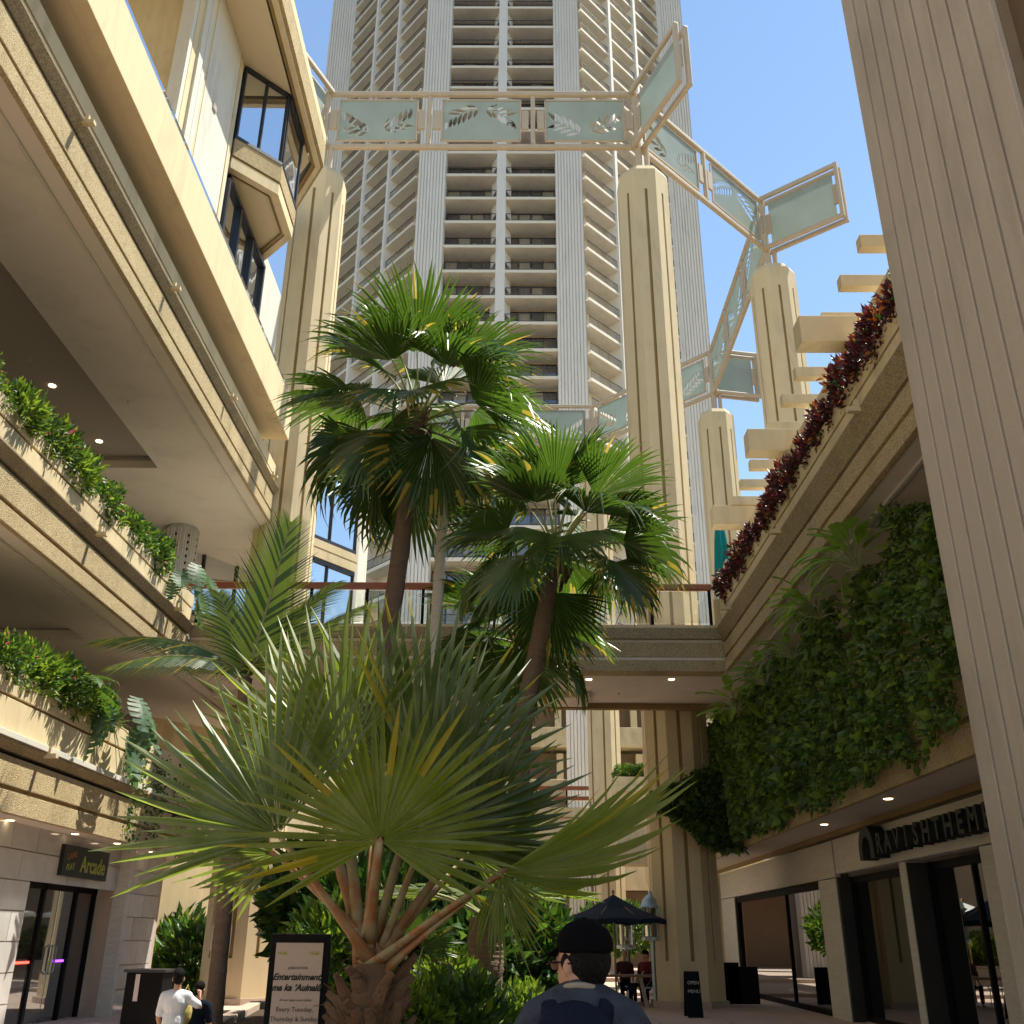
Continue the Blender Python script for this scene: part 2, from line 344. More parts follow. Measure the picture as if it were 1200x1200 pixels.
# ------------------------------------------------------------------ left building
LB = thing('hotel_wing', (-12, 0, 0), 'tan terraced hotel wing with planter parapets and octagonal bay windows along the left side', 'building')
def fascia(par, X, sgn, z, y0, y1, lip=False, endcap=True):
    """X outer face, sgn=+1 faces +X; z dict of levels: bot,g1,g2,m,(lip),g3,top"""
    b, g1, g2, m_, g3, t = z; s = sgn; inn = X - s * .5
    def pr(pts): return pts if s > 0 else pts[::-1]
    thn = X - s * .10; MB().extr(pr([(thn, b), (X, b), (X, g1), (thn, g1)]), y0, y1).build('pebble_band', M['pebble'], par, bevel=.012)
    MB().extr(pr([(thn, g1 + .07), (X, g1 + .07), (X, g2), (thn, g2)]), y0, y1).build('pebble_band', M['pebble'], par, bevel=.012)
    MB().extr(pr([(inn, g2 + .07), (X + s * .0, g2 + .07), (X + s * .13, m_ - .04), (X + s * .13, m_), (inn, m_)]), y0, y1).build('moulding', M['pebble2'], par, bevel=.01)
    a = m_
    if lip:
        MB().extr(pr([(inn, m_), (X + s * .15, m_), (X + s * .15, m_ + .1), (inn, m_ + .1)]), y0, y1).build('ledge', M['white'], par, bevel=.008); a = m_ + .1
    MB().extr(pr([(inn, a), (X, a), (X, g3), (inn, g3)]), y0, y1).build('parapet', M['plaster'], par, bevel=.008)
    MB().extr(pr([(inn, g3 + .05), (X, g3 + .05), (X, t), (inn, t)]), y0, y1).build('parapet', M['plaster'], par, bevel=.008)
    q = MB(); q.box(thn, X - s * .05, y0 + .03, y1 - .03, g1, g1 + .07); q.box(inn, X - s * .05, y0 + .03, y1 - .03, g3, g3 + .05)
    q.build('groove', M['groove'], par)
    MB().box(inn, X - s * .12, y0 + .05, y1 - .05, g2, g2 + .07).build('recess', M['dark'], par)
    # planter trough behind the parapet
    q = MB(); q.box(inn - s * .0, inn - s * .9, y0 + .05, y1 - .05, t - .75, t - .12); q.build('soil', M['soil'], par)
    MB().box(inn - s * .9, inn - s * 1.05, y0, y1, b + .9, t).build('planter_wall', M['plaster'], par)
    # weep spout brackets
    y = y0 + 2.7
    while y < y1 - .5:
        q = MB(); q.box(X + s * .05, X + s * .30, y, y + .1, m_ - .09, m_ - .02); q.box(X + s * .13, X + s * .19, y + .02, y + .08, m_ - .02, m_ + .1)
        q.build('spout', M['plaster'], par); y += 4.6
L3z = (7.53, 7.81, 8.33, 8.60, 9.0, 9.36); L2z = (3.404, 3.748, 4.265, 4.486, 5.126, 5.577); R2z = (3.80, 4.22, 4.85, 5.12, 5.9, 6.45); L4z = (13.04, 13.337, 13.92, 14.195, 14.47, 14.888)
fascia(LB, -8.2, 1, L2z, -4, 27, lip=True)
fascia(LB, -8.04, 1, L3z, -4, 23.25)
fascia(LB, -7.44, 1, L4z, -4, 28.2)
# a soffit with a trim line near the edge and a recessed coffer that runs along Y
def soffit(par, x_out, x_in, z, y0, y1, cx, cy, dep=.35, m='soffit'):
    q = MB(); s = -1 if x_in < x_out else 1
    q.box(x_out, cx, y0, y1, z + .03, z + .25); q.box(x_out, x_out + s * .4, y0, y1, z + .251, z + .9); q.box(cx, x_in, cy, y1, z + .03, z + .25); q.build('soffit', M[m], par)
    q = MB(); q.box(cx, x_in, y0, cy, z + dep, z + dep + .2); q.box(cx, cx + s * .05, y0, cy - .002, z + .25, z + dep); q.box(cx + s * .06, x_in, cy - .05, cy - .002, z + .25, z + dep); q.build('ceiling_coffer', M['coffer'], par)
    MB().box(x_out + s * .30, x_out + s * .36, y0, y1, z - .03, z + .028).build('soffit_trim', M['stone'], par)
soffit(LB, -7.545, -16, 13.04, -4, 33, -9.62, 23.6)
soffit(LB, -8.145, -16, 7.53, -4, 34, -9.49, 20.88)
MB().box(-8.31, -13.12, -3.28, 27.88, 3.43, 3.9).build('soffit', M['soffit'], LB)
lm = MB().lathe([(.001, 0), (.055, 0), (.08, .012), (.08, .03)], n=14).mesh('downlight', M['lamp'])
for (px, py, Z) in ((61, 453, 13.38), (116, 518, 13.38), (10, 722, 7.87)):
    inst(lm, 'downlight', LB, at(px, py, Z=Z - .02) )
for (px, py) in ((12, 962), (88, 978), (137, 989), (178, 999)): inst(lm, 'downlight', LB, at(px, py, Z=3.42))
for (px, py, Z) in ((110, 507, 13.36), (35, 420, 13.36), (150, 470, 13.03), (60, 700, 7.86), (725, 812, 7.53)):
    p = at(px, py, Z=Z); MB().lathe([(.001, -.05), (.03, -.05), (.012, -.03), (.03, 0)], p, 8).build('sprinkler_head', M['steel'], LB)
# terrace floors and back walls
MB().box(-8.6, -16, -4, 34, 7.80, 8.35).build('floor_slab', M['soffit'], LB)
MB().box(-8.61, -13.12, -3.28, 27.88, 3.576, 3.978).build('floor_slab', M['soffit'], LB)
MB().box(-8.03, -17.6, -4.4, 29.7, 13.7, 14.085).build('floor_slab', M['soffit'], LB)
q = MB(); q.box(-13.2, -13.4, -4, 32, 8.4, 13.3); q.box(-14, -14.2, -4, 30, 4.1, 7.8); q.build('back_wall', M['plaster'], LB)
# dark window band above the top parapet, big soffit and sunlit face above it
MB().box(-7.766, -7.876, -4.4, 25.85, 14.14, 15.57).build('window_band', M['dglass'], LB)
for y in [i * 2.0 - 3 for i in range(15)]: MB().box(-7.722, -7.766, y, y + .08, 14.14, 15.339).build('mullion', M['frame'], LB)
MB().box(-8.195, -8.525, 25.96, 27.5, 14.03, 15.46).build('pier', M['plaster'], LB)
MB().box(-7.26, -8.69, -4.4, 26.29, 15.361, 15.416).build('soffit', M['tansoffit'], LB)
MB().box(-6.93, -7.26, -4.4, 26.356, 15.35, 16.626).build('parapet', M['plaster2'], LB, bevel=.01)
MB().box(-6.963, -7.018, -4.4, 26.29, 16.67, 16.824).build('glass_rail', M['glass'], LB)
MB().box(-6.941, -7.04, -4.4, 26.312, 16.637, 16.67).build('rail_channel', M['steel'], LB)
MB().box(-7.26, -9.9, -4.4, 26.29, 15.79, 16.23).build('floor_slab', M['soffit'], LB)
# upper wall, fin wall and pilaster strips
MB().box(-7.557, -8.03, 17.589, 19.844, 16.34, 23.6).build('wall', M['white'], LB)
MB().box(-7.557, -8.03, 23.76, 25.96, 16.34, 20.3).build('wall', M['white'], LB)
MB().box(-7.755, -8.03, 19.844, 23.76, 19.64, 24.04).build('wall', M['white'], LB)
MB().box(-7.546, -12.1, 16.5, 17.534, 16.34, 23.6).build('wall', M['plaster'], LB)
q = MB()
for (a, b, d) in ((16.28, 16.45, -7.535), (16.78, 17.05, -7.48), (17.16, 17.36, -7.52)): q.box(d, d - .3, a, b, 16.34, 23.6)
q.build('pilaster_strip', M['white'], LB)
q = MB(); q.box(-7.535, -7.92, 19.558, 19.69, 16.34, 23.6); q.build('pilaster_strip', M['plaster'], LB)
MB().box(-9.6, -13.2, -4.4, 16.49, 16.23, 23.6).build('wall', M['plaster'], LB)
vt = MB().box(-7.548, -7.524, 18.205, 18.425, 20.3, 20.498); 
for i in range(4): vt.box(-7.524, -7.513, 18.227, 18.403, 20.32 + i * .045, 20.345 + i * .045)
vt.build('wall_vent', M['stone'], LB)
# eave (roof slab with chamfered corner)
EX, EY = -6.09, 23.78
def oct_slab(d, z0, z1, name, m, inset=0):
    e = EX - d; poly = [(e, -4), (e, EY - d * .41), (e - 1.45, EY + 2.3 - d), (-13, EY + 2.3 - d), (-13, -4)]
    return MB().prism(poly, z0, z1).build(name, m, LB)
oct_slab(.42, 23.62, 23.66, 'soffit', M['tansoffit'])
def eave_ring(par, path, z0, z1, t, name, m, closed=False):
    """thin band following a plan path, thickness t inwards (to the left of the walking direction)"""
    n = len(path); q = MB(); off = []
    for i in range(n):
        a = Vector(path[i - 1 if i else 0]); b = Vector(path[i]); c = Vector(path[min(i + 1, n - 1)])
        d1 = (b - a).normalized() if i else (c - b).normalized(); d2 = (c - b).normalized() if i < n - 1 else d1
        n1 = Vector((-d1.y, d1.x)); n2 = Vector((-d2.y, d2.x)); h = (n1 + n2).normalized(); k = t / max(.3, h.dot(n1))
        off.append(b + h * k)
    for i in range(n - 1):
        a, b = path[i], path[i + 1]; c, d = off[i + 1], off[i]
        q.prism([a, b, c, d], z0, z1)
    return q.build(name, m, par)
P0 = [(-6.09, -4), (-6.09, 23.78), (-7.53, 26.07), (-11, 26.07)]
def inset(path, t):
    n = len(path); out = []
    for i in range(n):
        a = Vector(path[i - 1 if i else 0]); b = Vector(path[i]); c = Vector(path[min(i + 1, n - 1)])
        d1 = (b - a).normalized() if i else (c - b).normalized(); d2 = (c - b).normalized() if i < n - 1 else d1
        n1 = Vector((-d1.y, d1.x)); n2 = Vector((-d2.y, d2.x)); h = (n1 + n2).normalized(); out.append(tuple(b + h * t / max(.3, h.dot(n1))))
    return out
eave_ring(LB, inset(P0, .24), 23.56, 23.75, .11, 'eave_trim', M['groove'])
eave_ring(LB, inset(P0, .10), 23.49, 23.75, .14, 'eave_trim', M['plaster2'])
eave_ring(LB, P0, 23.6, 24.37, .3, 'eave_band', M['pebble'])
eave_ring(LB, inset(P0, .07), 24.37, 24.44, .2, 'groove', M['groove'])
eave_ring(LB, inset(P0, .01), 24.44, 24.8, .3, 'eave_band', M['plaster2'])
q = MB(); q.prism([(-6.5, -4), (-6.5, 23.5), (-7.7, 25.5), (-13, 25.5), (-13, -4)], 24.0, 24.2); q.build('roof', M['soffit'], LB)
# bay window: plan A -> B -> C -> D
BAY = [(-7.557, 19.965), (-6.545, 20.99), (-6.545, 22.77), (-7.557, 23.79)]
def on(a, b, t): return (a[0] + (b[0] - a[0]) * t, a[1] + (b[1] - a[1]) * t)
def bay(par, plan, z0, z1, zs):
    """zs sill bottom -> z0 sill top; glass z0..z1"""
    out = inset([plan[0]] + plan[1:], -.0)
    MB().prism(plan + [(plan[-1][0] - .3, plan[-1][1]), (plan[0][0] - .3, plan[0][1])], zs + .10, zs + .2).build('bay_soffit', M['tansoffit'], par)
    eave_ring(par, inset(plan, -.02), zs + .0, zs + .35, .2, 'bay_sill', M['plaster2'])
    eave_ring(par, inset(plan, .26), zs + .03, zs + .099, .03, 'groove', M['groove'])
    eave_ring(par, inset(plan, .02), zs + .35, zs + .42, .2, 'groove', M['groove'])
    eave_ring(par, inset(plan, -.04), zs + .42, z0, .2, 'bay_sill', M['pebble'])
    for i in range(3):
        a, b = plan[i], plan[i + 1]; q = MB(); fr = .07
        A = Vector((*a, 0)); B = Vector((*b, 0)); d = (B - A).normalized()
        k = 2 if i == 0 else 1
        for z in (z0 + fr / 2 + .01, z1 - fr / 2): q.bar((a[0], a[1], z), (b[0], b[1], z), .12, fr * 1.4)
        for t in [j / k for j in range(k + 1)]:
            p = on(a, b, min(max(t, .03), .97)); q.bar((p[0], p[1], z0 + .1), (p[0], p[1], z1 - .1), fr, .1)
        f = q.build('window_frame', M['frame'], par)
        for j in range(k):
            p, r = on(a, b, j / k + .03), on(a, b, (j + 1) / k - .03)
            MB().face([(p[0], p[1], z0 + .1), (r[0], r[1], z0 + .1), (r[0], r[1], z1 - .1), (p[0], p[1], z1 - .1)]).build('pane', M['glass'], f)
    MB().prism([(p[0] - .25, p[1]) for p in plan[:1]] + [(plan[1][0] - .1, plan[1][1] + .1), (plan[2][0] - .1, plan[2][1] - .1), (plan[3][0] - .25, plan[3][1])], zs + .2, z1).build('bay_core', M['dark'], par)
bay(LB, BAY, 21.015, 23.58, 20.025)
# lower window under the bay, in the wall plane
fr = MB()
for z in (16.73, 19.64): fr.box(-7.48, -7.645, 19.91, 23.76, z, z + .12)
for y in (19.91, 21.07, 22.33, 23.65): fr.box(-7.48, -7.645, y, y + .12, 16.78, 19.75)
wf = fr.build('window_frame', M['frame'], LB)
for a, b in ((20.03, 21.07), (21.19, 22.33), (22.45, 23.65)): MB().box(-7.59, -7.601, a, b, 16.857, 19.64).build('pane', M['glass'], wf)
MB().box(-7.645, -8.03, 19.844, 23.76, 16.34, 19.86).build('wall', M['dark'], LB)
# far end of the wing beyond the big column: diagonal glazed face
FB = thing('glazed_corner_block', (-11, 36, 0), 'far corner block of the left wing with dark framed blue windows behind the palms', 'building')
pA, pB = at(345, 650, Y=33), at(417, 668, Y=35.5)
d = Vector((pB.x - pA.x, pB.y - pA.y, 0)); d.normalize()
FA = Vector((pA.x, pA.y, 0)) - d * 5; FBx = Vector((pB.x, pB.y, 0))
def wall_seg(par, a, b, z0, z1, t, name, m): 
    nrm = Vector((-(b - a).y, (b - a).x, 0)).normalized() * t
    return MB().prism([(a.x, a.y), (b.x, b.y), (b.x + nrm.x, b.y + nrm.y), (a.x + nrm.x, a.y + nrm.y)], z0, z1).build(name, m, par)
zt = at(400, 655, Y=35).z
wall_seg(FB, FA, FBx, -0.1, zt - 4.0, .3, 'wall', M['plaster'])
for zz in (zt - 4.2, zt, zt + 4.2):
    wall_seg(FB, FA, FBx, zz - .35, zz + .35, .35, 'wall', M['plaster']); 
    wall_seg(FB, FA, FBx + d * .04, zz - .02, zz + .05, .02, 'groove', M['groove'])
for zz in (zt - 3.8, zt + .38):
    L_ = (FBx - FA).length; q = MB()
    n1 = Vector((-d.y, d.x, 0))
    for z in (zz + .06, zz + 3.35): q.bar(FA + n1 * .1 + Vector((0, 0, z)), FBx + n1 * .1 + Vector((0, 0, z)), .12, .14)
    for i in range(7):
        p = FA + d * (L_ * i / 6) * .995 + n1 * .1; q.bar(p + Vector((0, 0, zz + .1)), p + Vector((0, 0, zz + 3.3)), .1, .1)
    f = q.build('window_frame', M['frame'], FB)
    for i in range(6):
        p, r = FA + d * (L_ * i / 6 + .06) + n1 * .12, FA + d * (L_ * (i + 1) / 6 - .06) + n1 * .12
        MB().face([(p.x, p.y, zz + .12), (r.x, r.y, zz + .12), (r.x, r.y, zz + 3.3), (p.x, p.y, zz + 3.3)]).build('pane', M['glass'], f)
MB().prism([(FBx.x, FBx.y + .4), (FBx.x, FBx.y + 2.5), (FA.x - 2, FBx.y + 2.5), (FA.x - 2, FA.y + .5), (FA.x, FA.y + .5)], -.1, zt + 4.5).build('wall', M['white'], FB)

# decorative grey columns standing on the left terrace
def striped_column(loc, h, label, w_=.95):
    t = thing('striped_column', loc, label, 'column', 'grey striped octagonal columns on the terraces')
    r = w_ / 2; k = r * .414
    poly = [(k, -r), (r, -k), (r, k), (k, r), (-k, r), (-r, k), (-r, -k), (-k, -r)]
    l = Vector(loc)
    MB().prism([(l.x + a, l.y + b) for a, b in poly], l.z, l.z + h).build('shaft', M['flute'], t)
    q = MB(); q2 = MB(); q2s = None
    for i in range(8):
        a = Vector((*poly[i - 1], 0)); b = Vector((*poly[i], 0)); n_ = (a + b).normalized(); 
        for s_ in (.16, .34, .66, .84):
            p = l + a.lerp(b, s_) + n_ * .012; q.bar(p + Vector((0, 0, .1)), p + Vector((0, 0, h - .1)), .03, .03)
        p = l + a.lerp(b, .5) + n_ * .006
        z = .2
        while z < h - .2: q2.ell(p + Vector((0, 0, z)), (.035, .035, .05), 6, 4); z += .22
    q.build('flute', M['white'], t); q2.build('stud', M['dark'], t)
    return t
striped_column((-10.3, 27.9, 8.35), 4.7, 'grey striped column rising behind the upper left planter, nearest of the terrace columns')
striped_column((-9.9, 32.3, 8.35), 4.7, 'grey striped column behind the wooden handrail at the left end of the footbridge')

# ------------------------------------------------------------------ left shop front
SH = thing('arcade_shop', (-9.2, 22, 0), 'marble tiled shop front with dark glass doors under an arcade sign on the left', 'shop')
MB().box(-8.881, -9.184, 6.56, 19.106, 0, 3.429).build('wall', M['kerb'], SH)
MB().box(-8.881, -9.184, 23.304, 26.158, 0, 3.429).build('wall', M['kerb'], SH)
MB().box(-8.881, -9.184, 19.106, 23.304, 2.568, 3.429).build('wall', M['kerb'], SH)
MB().box(-8.881, -10.66, 26.158, 26.322, 0, 3.429).build('wall', M['kerb'], SH)
tm = MB().box(-.001, .022, -.493, .493, -.24, .24).mesh('tile', M['tile'])
tmh = MB().box(-.001, .022, -.243, .243, -.24, .24).mesh('tile', M['tile'])
for r in range(7):
    z = .25 + r * .5
    y = 11.1 - (.5 if r % 2 else 0)
    def ok(a, b): return not (b > 19.12 and a < 23.28 and z < 2.5)
    while y < 26.1:
        if ok(y, y + 1) and y + 1 <= 26.16: inst(tm, 'tile', SH, (-8.88, y + .5, z))
        else:
            for a in (y, y + .5):
                if ok(a, a + .5) and a + .5 <= 26.16: inst(tmh, 'tile', SH, (-8.88, a + .25, z))
        y += 1.0
MB().box(-8.61, -8.905, 23.272, 23.468, 0, 3.404).build('pilaster', M['stone'], SH)
# door set
q = MB()
for y in (19.14, 20.66, 22.2, 23.17): q.box(-9.266, -9.364, y, y + .1, 0, 2.543)
q.box(-9.266, -9.364, 19.106, 23.288, 2.436, 2.559); q.build('door_frame', M['black'], SH)
for a, b in ((19.25, 20.65), (20.77, 21.46), (21.5, 22.19), (22.31, 23.16)):
    o = MB().box(-9.307, -9.315, a, b, 0.05, 2.436).build('glass_door', M['dglass'], SH)
    if 20.7 < a < 22:
        hy = 21.38 if a < 21 else 21.58
        MB().tube([(-9.3, hy, .9), (-9.23, hy, .95), (-9.23, hy, 1.38), (-9.3, hy, 1.42)], .018, 6).build('handle', M['chrome'], o)
MB().box(-9.282, -9.303, 19.68, 20.582, 1.108, 1.149).build('light_strip', M['rneon'], SH)
MB().box(-9.282, -9.303, 21.73, 22.14, 1.108, 1.149).build('light_strip', M['pneon'], SH)
MB().box(-11.48, -11.562, 18.86, 23.78, 0, 2.912).build('back_wall', M['dark'], SH)
sg = thing('arcade_sign', (-8.8, 21.2, 2.66), 'dark rectangular sign reading Game Play Arcade in green letters above the dark shop doors', 'sign')
MB().box(-8.856, -8.774, 20.131, 22.386, 2.666, 3.24).build('sign_board', M['ink'], sg)
text('Arcade', .43, sg, (-8.77, 21.6, 2.91), FACE_PX, M['sgreen'], bold=.008)
text('GAME', .17, sg, (-8.77, 20.5, 3.045), FACE_PX @ Matrix.Rotation(.2, 3, 'Z'), M['sred'])
text('PLAY', .17, sg, (-8.77, 20.5, 2.84), FACE_PX @ Matrix.Rotation(.12, 3, 'Z'), M['sgreen'])
bn = thing('black_display_stand', (c0_x := at(175, 1170, Y=20.5).x, 20.5, 0), 'black waist high stand against the marble wall right of the arcade doors', 'stand')
c0 = at(175, 1170, Y=20.5)
MB().box(c0.x - .38, c0.x + .3, 20.2, 20.8, 0, .98).build('cabinet', M['black'], bn)
MB().box(c0.x - .43, c0.x + .35, 20.15, 20.85, .98, 1.03).build('top', M['frame'], bn)
MB().box(c0.x - .2, c0.x - .12, 20.18, 20.199, .5, .95).build('label_strip', M['wpaper'], bn)

# ------------------------------------------------------------------ right building
RB = thing('shopping_terrace', (9, 15, 0), 'tan terraced building along the right side with planted parapets above the shops', 'building')
R3z = (7.53, 7.81, 8.2, 8.62, 8.98, 9.36)
fascia(RB, 5.0, -1, R3z, 9.6, 23.28)
MB().box(5.11, 12, 6, 29, 7.56, 8.3).build('soffit', M['soffit'], RB)
MB().box(5.40, 5.46, 9.6, 23.3, 7.51, 7.559).build('soffit_trim', M['stone'], RB)
q = MB(); q.box(6.3, 6.9, 9.6, 29, 7.1, 7.559); q.build('beam', M['soffit'], RB)
MB().box(5.5, 12, 6, 29, 7.9, 8.35).build('floor_slab', M['soffit'], RB)
fascia(RB, 5.85, -1, R2z, 9.0, 32.9, lip=True)
MB().box(5.955, 7.12, 6, 36.8, 3.83, 4.7).build('soffit', M['soffit'], RB)
MB().box(6.85, 12, 6, 34, 4.0, 4.5).build('floor_slab', M['soffit'], RB)
q = MB(); q.box(10, 10.2, 6, 30, 4.5, 7.6); q.build('back_wall', M['plaster'], RB)
for (px, py) in ((966, 967), (1041, 937)): inst(lm, 'downlight', RB, at(px, py, Z=3.815))
MB().box(7.0, 7.095, 9, 36.8, 3.72, 3.829).build('trim', M['groove'], RB)
MB().box(7.04, 7.3, 36.75, 37.0, 0, 3.80).build('corner_post', M['plaster'], RB)
MB().box(4.5, 5.84, 26.9, 27.3, 4.5, 5.4).build('planter_box', M['plaster'], RB, bevel=.01)
# upper mass behind the ribbed pillar (out of frame, shades the walk below)
MB().box(5.5, 12, -6, 10.4, 9.0, 17.5).build('wall', M['pillar'], RB)
MB().box(5.6, 12, -6, 9.5, 4.5, 9.0).build('wall', M['pillar'], RB)
PL = thing('ribbed_pillar', (5.3, 9, 0), 'massive ribbed tan pillar filling the right edge of the photo', 'pillar')
py0, py1 = 7.27, 10.62
q = MB(); q.box(4.93, 5.6, py0, py1, 0, 17.5); q.build('core', M['rib'], PL)
n_r = 9; wr = (py1 - py0) / 9
for i in range(9):
    a = py0 + i * wr; MB().box(4.86, 4.931, a + .03 if i else a, a + wr - .02 if i < 8 else py1, 0, 17.5).build('rib', M['pillar'], PL, bevel=.012)
MB().box(5.05, 5.6, 6.2, py0 - .002, 0, 17.5).build('side_panel', M['brownwall'], PL)

# shop front right
RS = thing('boutique_shop', (8, 20, 0), 'travertine boutique front with tall dark framed display windows under black letters on the right', 'shop')
X0 = 7.1
def wallp(y0, y1, z0, z1, x=X0, name='stone_panel'): 
    return MB().box(x, x + .25, y0, y1, z0, z1).build(name, M['stone'], RS, bevel=.006)
wallp(23.38, 36.7, 2.90, 3.68); wallp(23.38, 24.75, 0, 2.88); wallp(9, 23.28, 2.96, 3.68)
MB().box(X0 + .12, X0 + .2, 23.28, 23.38, 0, 3.7).build('joint', M['dark'], RS)
wallp(34.5, 36.7, 0, 2.88); wallp(19.1, 19.42, 0, 2.94); wallp(15.5, 15.95, 0, 2.94); wallp(9, 13.2, 0, 2.94)
def shopwin(y0, y1, z1, dep, mull=(), door=False):
    q = MB(); x = X0 + dep
    q.box(x - .06, x + .06, y0, y0 + .08, 0, z1); q.box(x - .06, x + .06, y1 - .08, y1, 0, z1); q.box(x - .06, x + .06, y0 + .081, y1 - .081, z1 - .14, z1); q.box(x - .06, x + .06, y0 + .081, y1 - .081, 0, .15)
    for m_ in mull: q.box(x - .05, x + .05, m_, m_ + .07, .15, z1 - .14)
    f = q.build('window_frame', M['black'], RS)
    ys = [y0 + .08] + [m for mm in mull for m in (mm, mm + .07)] + [y1 - .08]
    for i in range(0, len(ys), 2): MB().box(x - .004, x + .004, ys[i], ys[i + 1], .15, z1 - .14).build('pane', M['sglass'], f)
    q = MB(); q.box(X0 + .02, x + .3, y1 - .001, y1 + .15, 0, z1); q.build('reveal', M['dark'], RS)
shopwin(24.75, 34.4, 2.86, .12, (28.2,))
shopwin(19.45, 23.25, 2.9, .35)
shopwin(15.98, 19.08, 2.92, .45, (17.2,))
shopwin(13.2, 15.45, 2.9, .3)
# interior
q = MB(); q.box(11, 11.1, 9, 36.8, 0, 3.7); q.box(7.4, 11, 36.4, 36.8, 0, 3.7); q.box(7.4, 11, 23.3, 23.4, 0, 3.7); q.box(7.35, 11, 9, 36.8, 3.4, 3.5); q.build('back_wall', M['stone'], RS)
MB().box(7.35, 11, 9, 36.8, .02, .05).build('shop_floor', M['kerb'], RS)
MB().box(7.5, 7.6, 31.0, 34.0, 0, 1.5).build('display_panel', M['stone'], RS)
for k_ in (1,):
    MB().box(5.4, 7.05, 9, 9.2, 0, 3.8).build('wing_wall', M['pillar'], RS)
ls = thing('boutique_sign', (7.0, 17.5, 3.1), 'black raised letters with a large arch logo above the boutique windows', 'sign')
a = MB()
n_ = 12
def arch(yc, z0, w_, h, x0, x1, t):
    q = MB(); outer = [(yc + w_ / 2, z0)] + [(yc + w_ / 2 * math.cos(math.pi * i / n_), z0 + h - w_ / 2 + w_ / 2 * math.sin(math.pi * i / n_)) for i in range(n_ + 1)] + [(yc - w_ / 2, z0)]
    iw = w_ - 2 * t; inner = [(yc + iw / 2, z0)] + [(yc + iw / 2 * math.cos(math.pi * i / n_), z0 + h - w_ / 2 + iw / 2 * math.sin(math.pi * i / n_)) for i in range(n_ + 1)] + [(yc - iw / 2, z0)]
    for i in range(len(outer) - 1):
        o0, o1, i0, i1 = outer[i], outer[i + 1], inner[i], inner[i + 1]
        vs = [(x, *p) for x in (x0, x1) for p in (o0, o1, i1, i0)]
        q.add(vs, [(0, 1, 2, 3), (7, 6, 5, 4), (0, 4, 5, 1), (1, 5, 6, 2), (2, 6, 7, 3), (3, 7, 4, 0)])
    return q
arch(20.15, 3.05, .85, .62, 6.78, 7.08, .2).build('arch_logo', M['ink'], ls)
word = 'RAVISHTHEMEN'; y = 19.45
for ch in word:
    text(ch, .50, ls, (6.93, y, 3.27), FACE_NX, M['ink'], name='letter', ext=.14, bold=.012); y -= .46

bd = thing('black_menu_board', (6.2, 33, 0), 'tall black folding screen standing by the corner column before the boutique', 'screen')
p = at(826, 1128, Y=29)
MB().box(p.x - .35, p.x + .9, 29, 29.12, .05, 1.05).build('panel', M['black'], bd)
MB().box(p.x + .15, p.x + 1.4, 29.0, 29.1, .05, .95).build('panel', M['black'], bd)
q = MB(); q.bar((p.x - .3, 28.8, 0), (p.x - .3, 29.06, 1.1), .04); q.bar((p.x + .4, 28.8, 0), (p.x + .4, 29.06, 1.1), .04); q.build('leg', M['black'], bd)
sb = thing('sandwich_board', (4.6, 26, 0), 'small dark A-frame board with faint white writing at the foot of the corner column', 'sign')
p = at(812, 1172, Y=24.5)
for sgn in (-1, 1):
    MB().extrx([(24.5, .95), (24.5 + sgn * .28, .03), (24.53 + sgn * .28, .03), (24.53, .95)], p.x - .17, p.x + .17).build('board', M['black'], sb)
text('OPEN', .1, sb, (p.x, 24.33, .72), FACE_NY @ Matrix.Rotation(-.28, 3, 'X'), M['wpaper'])
text('MENU', .1, sb, (p.x, 24.28, .55), FACE_NY @ Matrix.Rotation(-.28, 3, 'X'), M['wpaper'])

# pergola on the right terrace
PG = thing('pergola', (8, 20, 8.4), 'cream pergola of cross beams and rafters above the right terrace', 'pergola')
for i, (px, py) in enumerate(((934, 367), (875, 500), (835, 590))):
    a = at(px, py, Z=13.1)
    MB().box(5.58, 12, a.y, a.y + .45, 12.45, 13.05).build('cross_beam', M['plaster2'], PG, bevel=.015)
a0 = at(1095, 150, Z=13.1); 
for (px, py) in ((1010, 273), (988, 320), (960, 364), (936, 428), (918, 460), (897, 492), (880, 537), (868, 560), (855, 580), (849, 600)):
    a = at(px, py, Z=13.35); MB().box(6.15, 12, a.y, a.y + .22, 13.06, 13.32).build('rafter', M['plaster2'], PG, bevel=.01)
q = MB()
MB().box(6.5, 6.8, 14, 29, 11.95, 12.449).build('long_beam', M['plaster2'], PG)
for y in (17.2, 22.0, 26.8): MB().box(6.83, 7.25, y, y + .45, 8.35, 12.449).build('post', M['plaster2'], PG)
striped_column((6.2, 25.9, 8.35), 3.0, 'grey striped column just right of the handrail end on the right terrace', .8)
striped_column((7.0, 31.0, 8.0), 4.6, 'grey striped column under the pergola beside the teal parasol', .9)
tu = thing('teal_parasol', (6.6, 30, 8.4), 'closed teal parasol hanging under the pergola beam on the right terrace', 'parasol')
p = at(845, 640, Y=28.5)
q = MB(); prof = [(.03, 2.9), (.1, 2.6), (.2, 1.8), (.26, 1.0), (.30, .45), (.16, .4)]
b = len(q.v)
q.lathe(prof, (p.x, p.y, p.z - 1.6), 14)
for i, v in enumerate(q.v):
    k = i % 14
    if k % 2: v.x = p.x + (v.x - p.x) * .62; v.y = p.y + (v.y - p.y) * .62
q.build('canopy', M['teal'], tu); MB().tube([(p.x, p.y, 8.35), (p.x, p.y, p.z + 1.4)], .03).build('pole', M['steel'], tu)

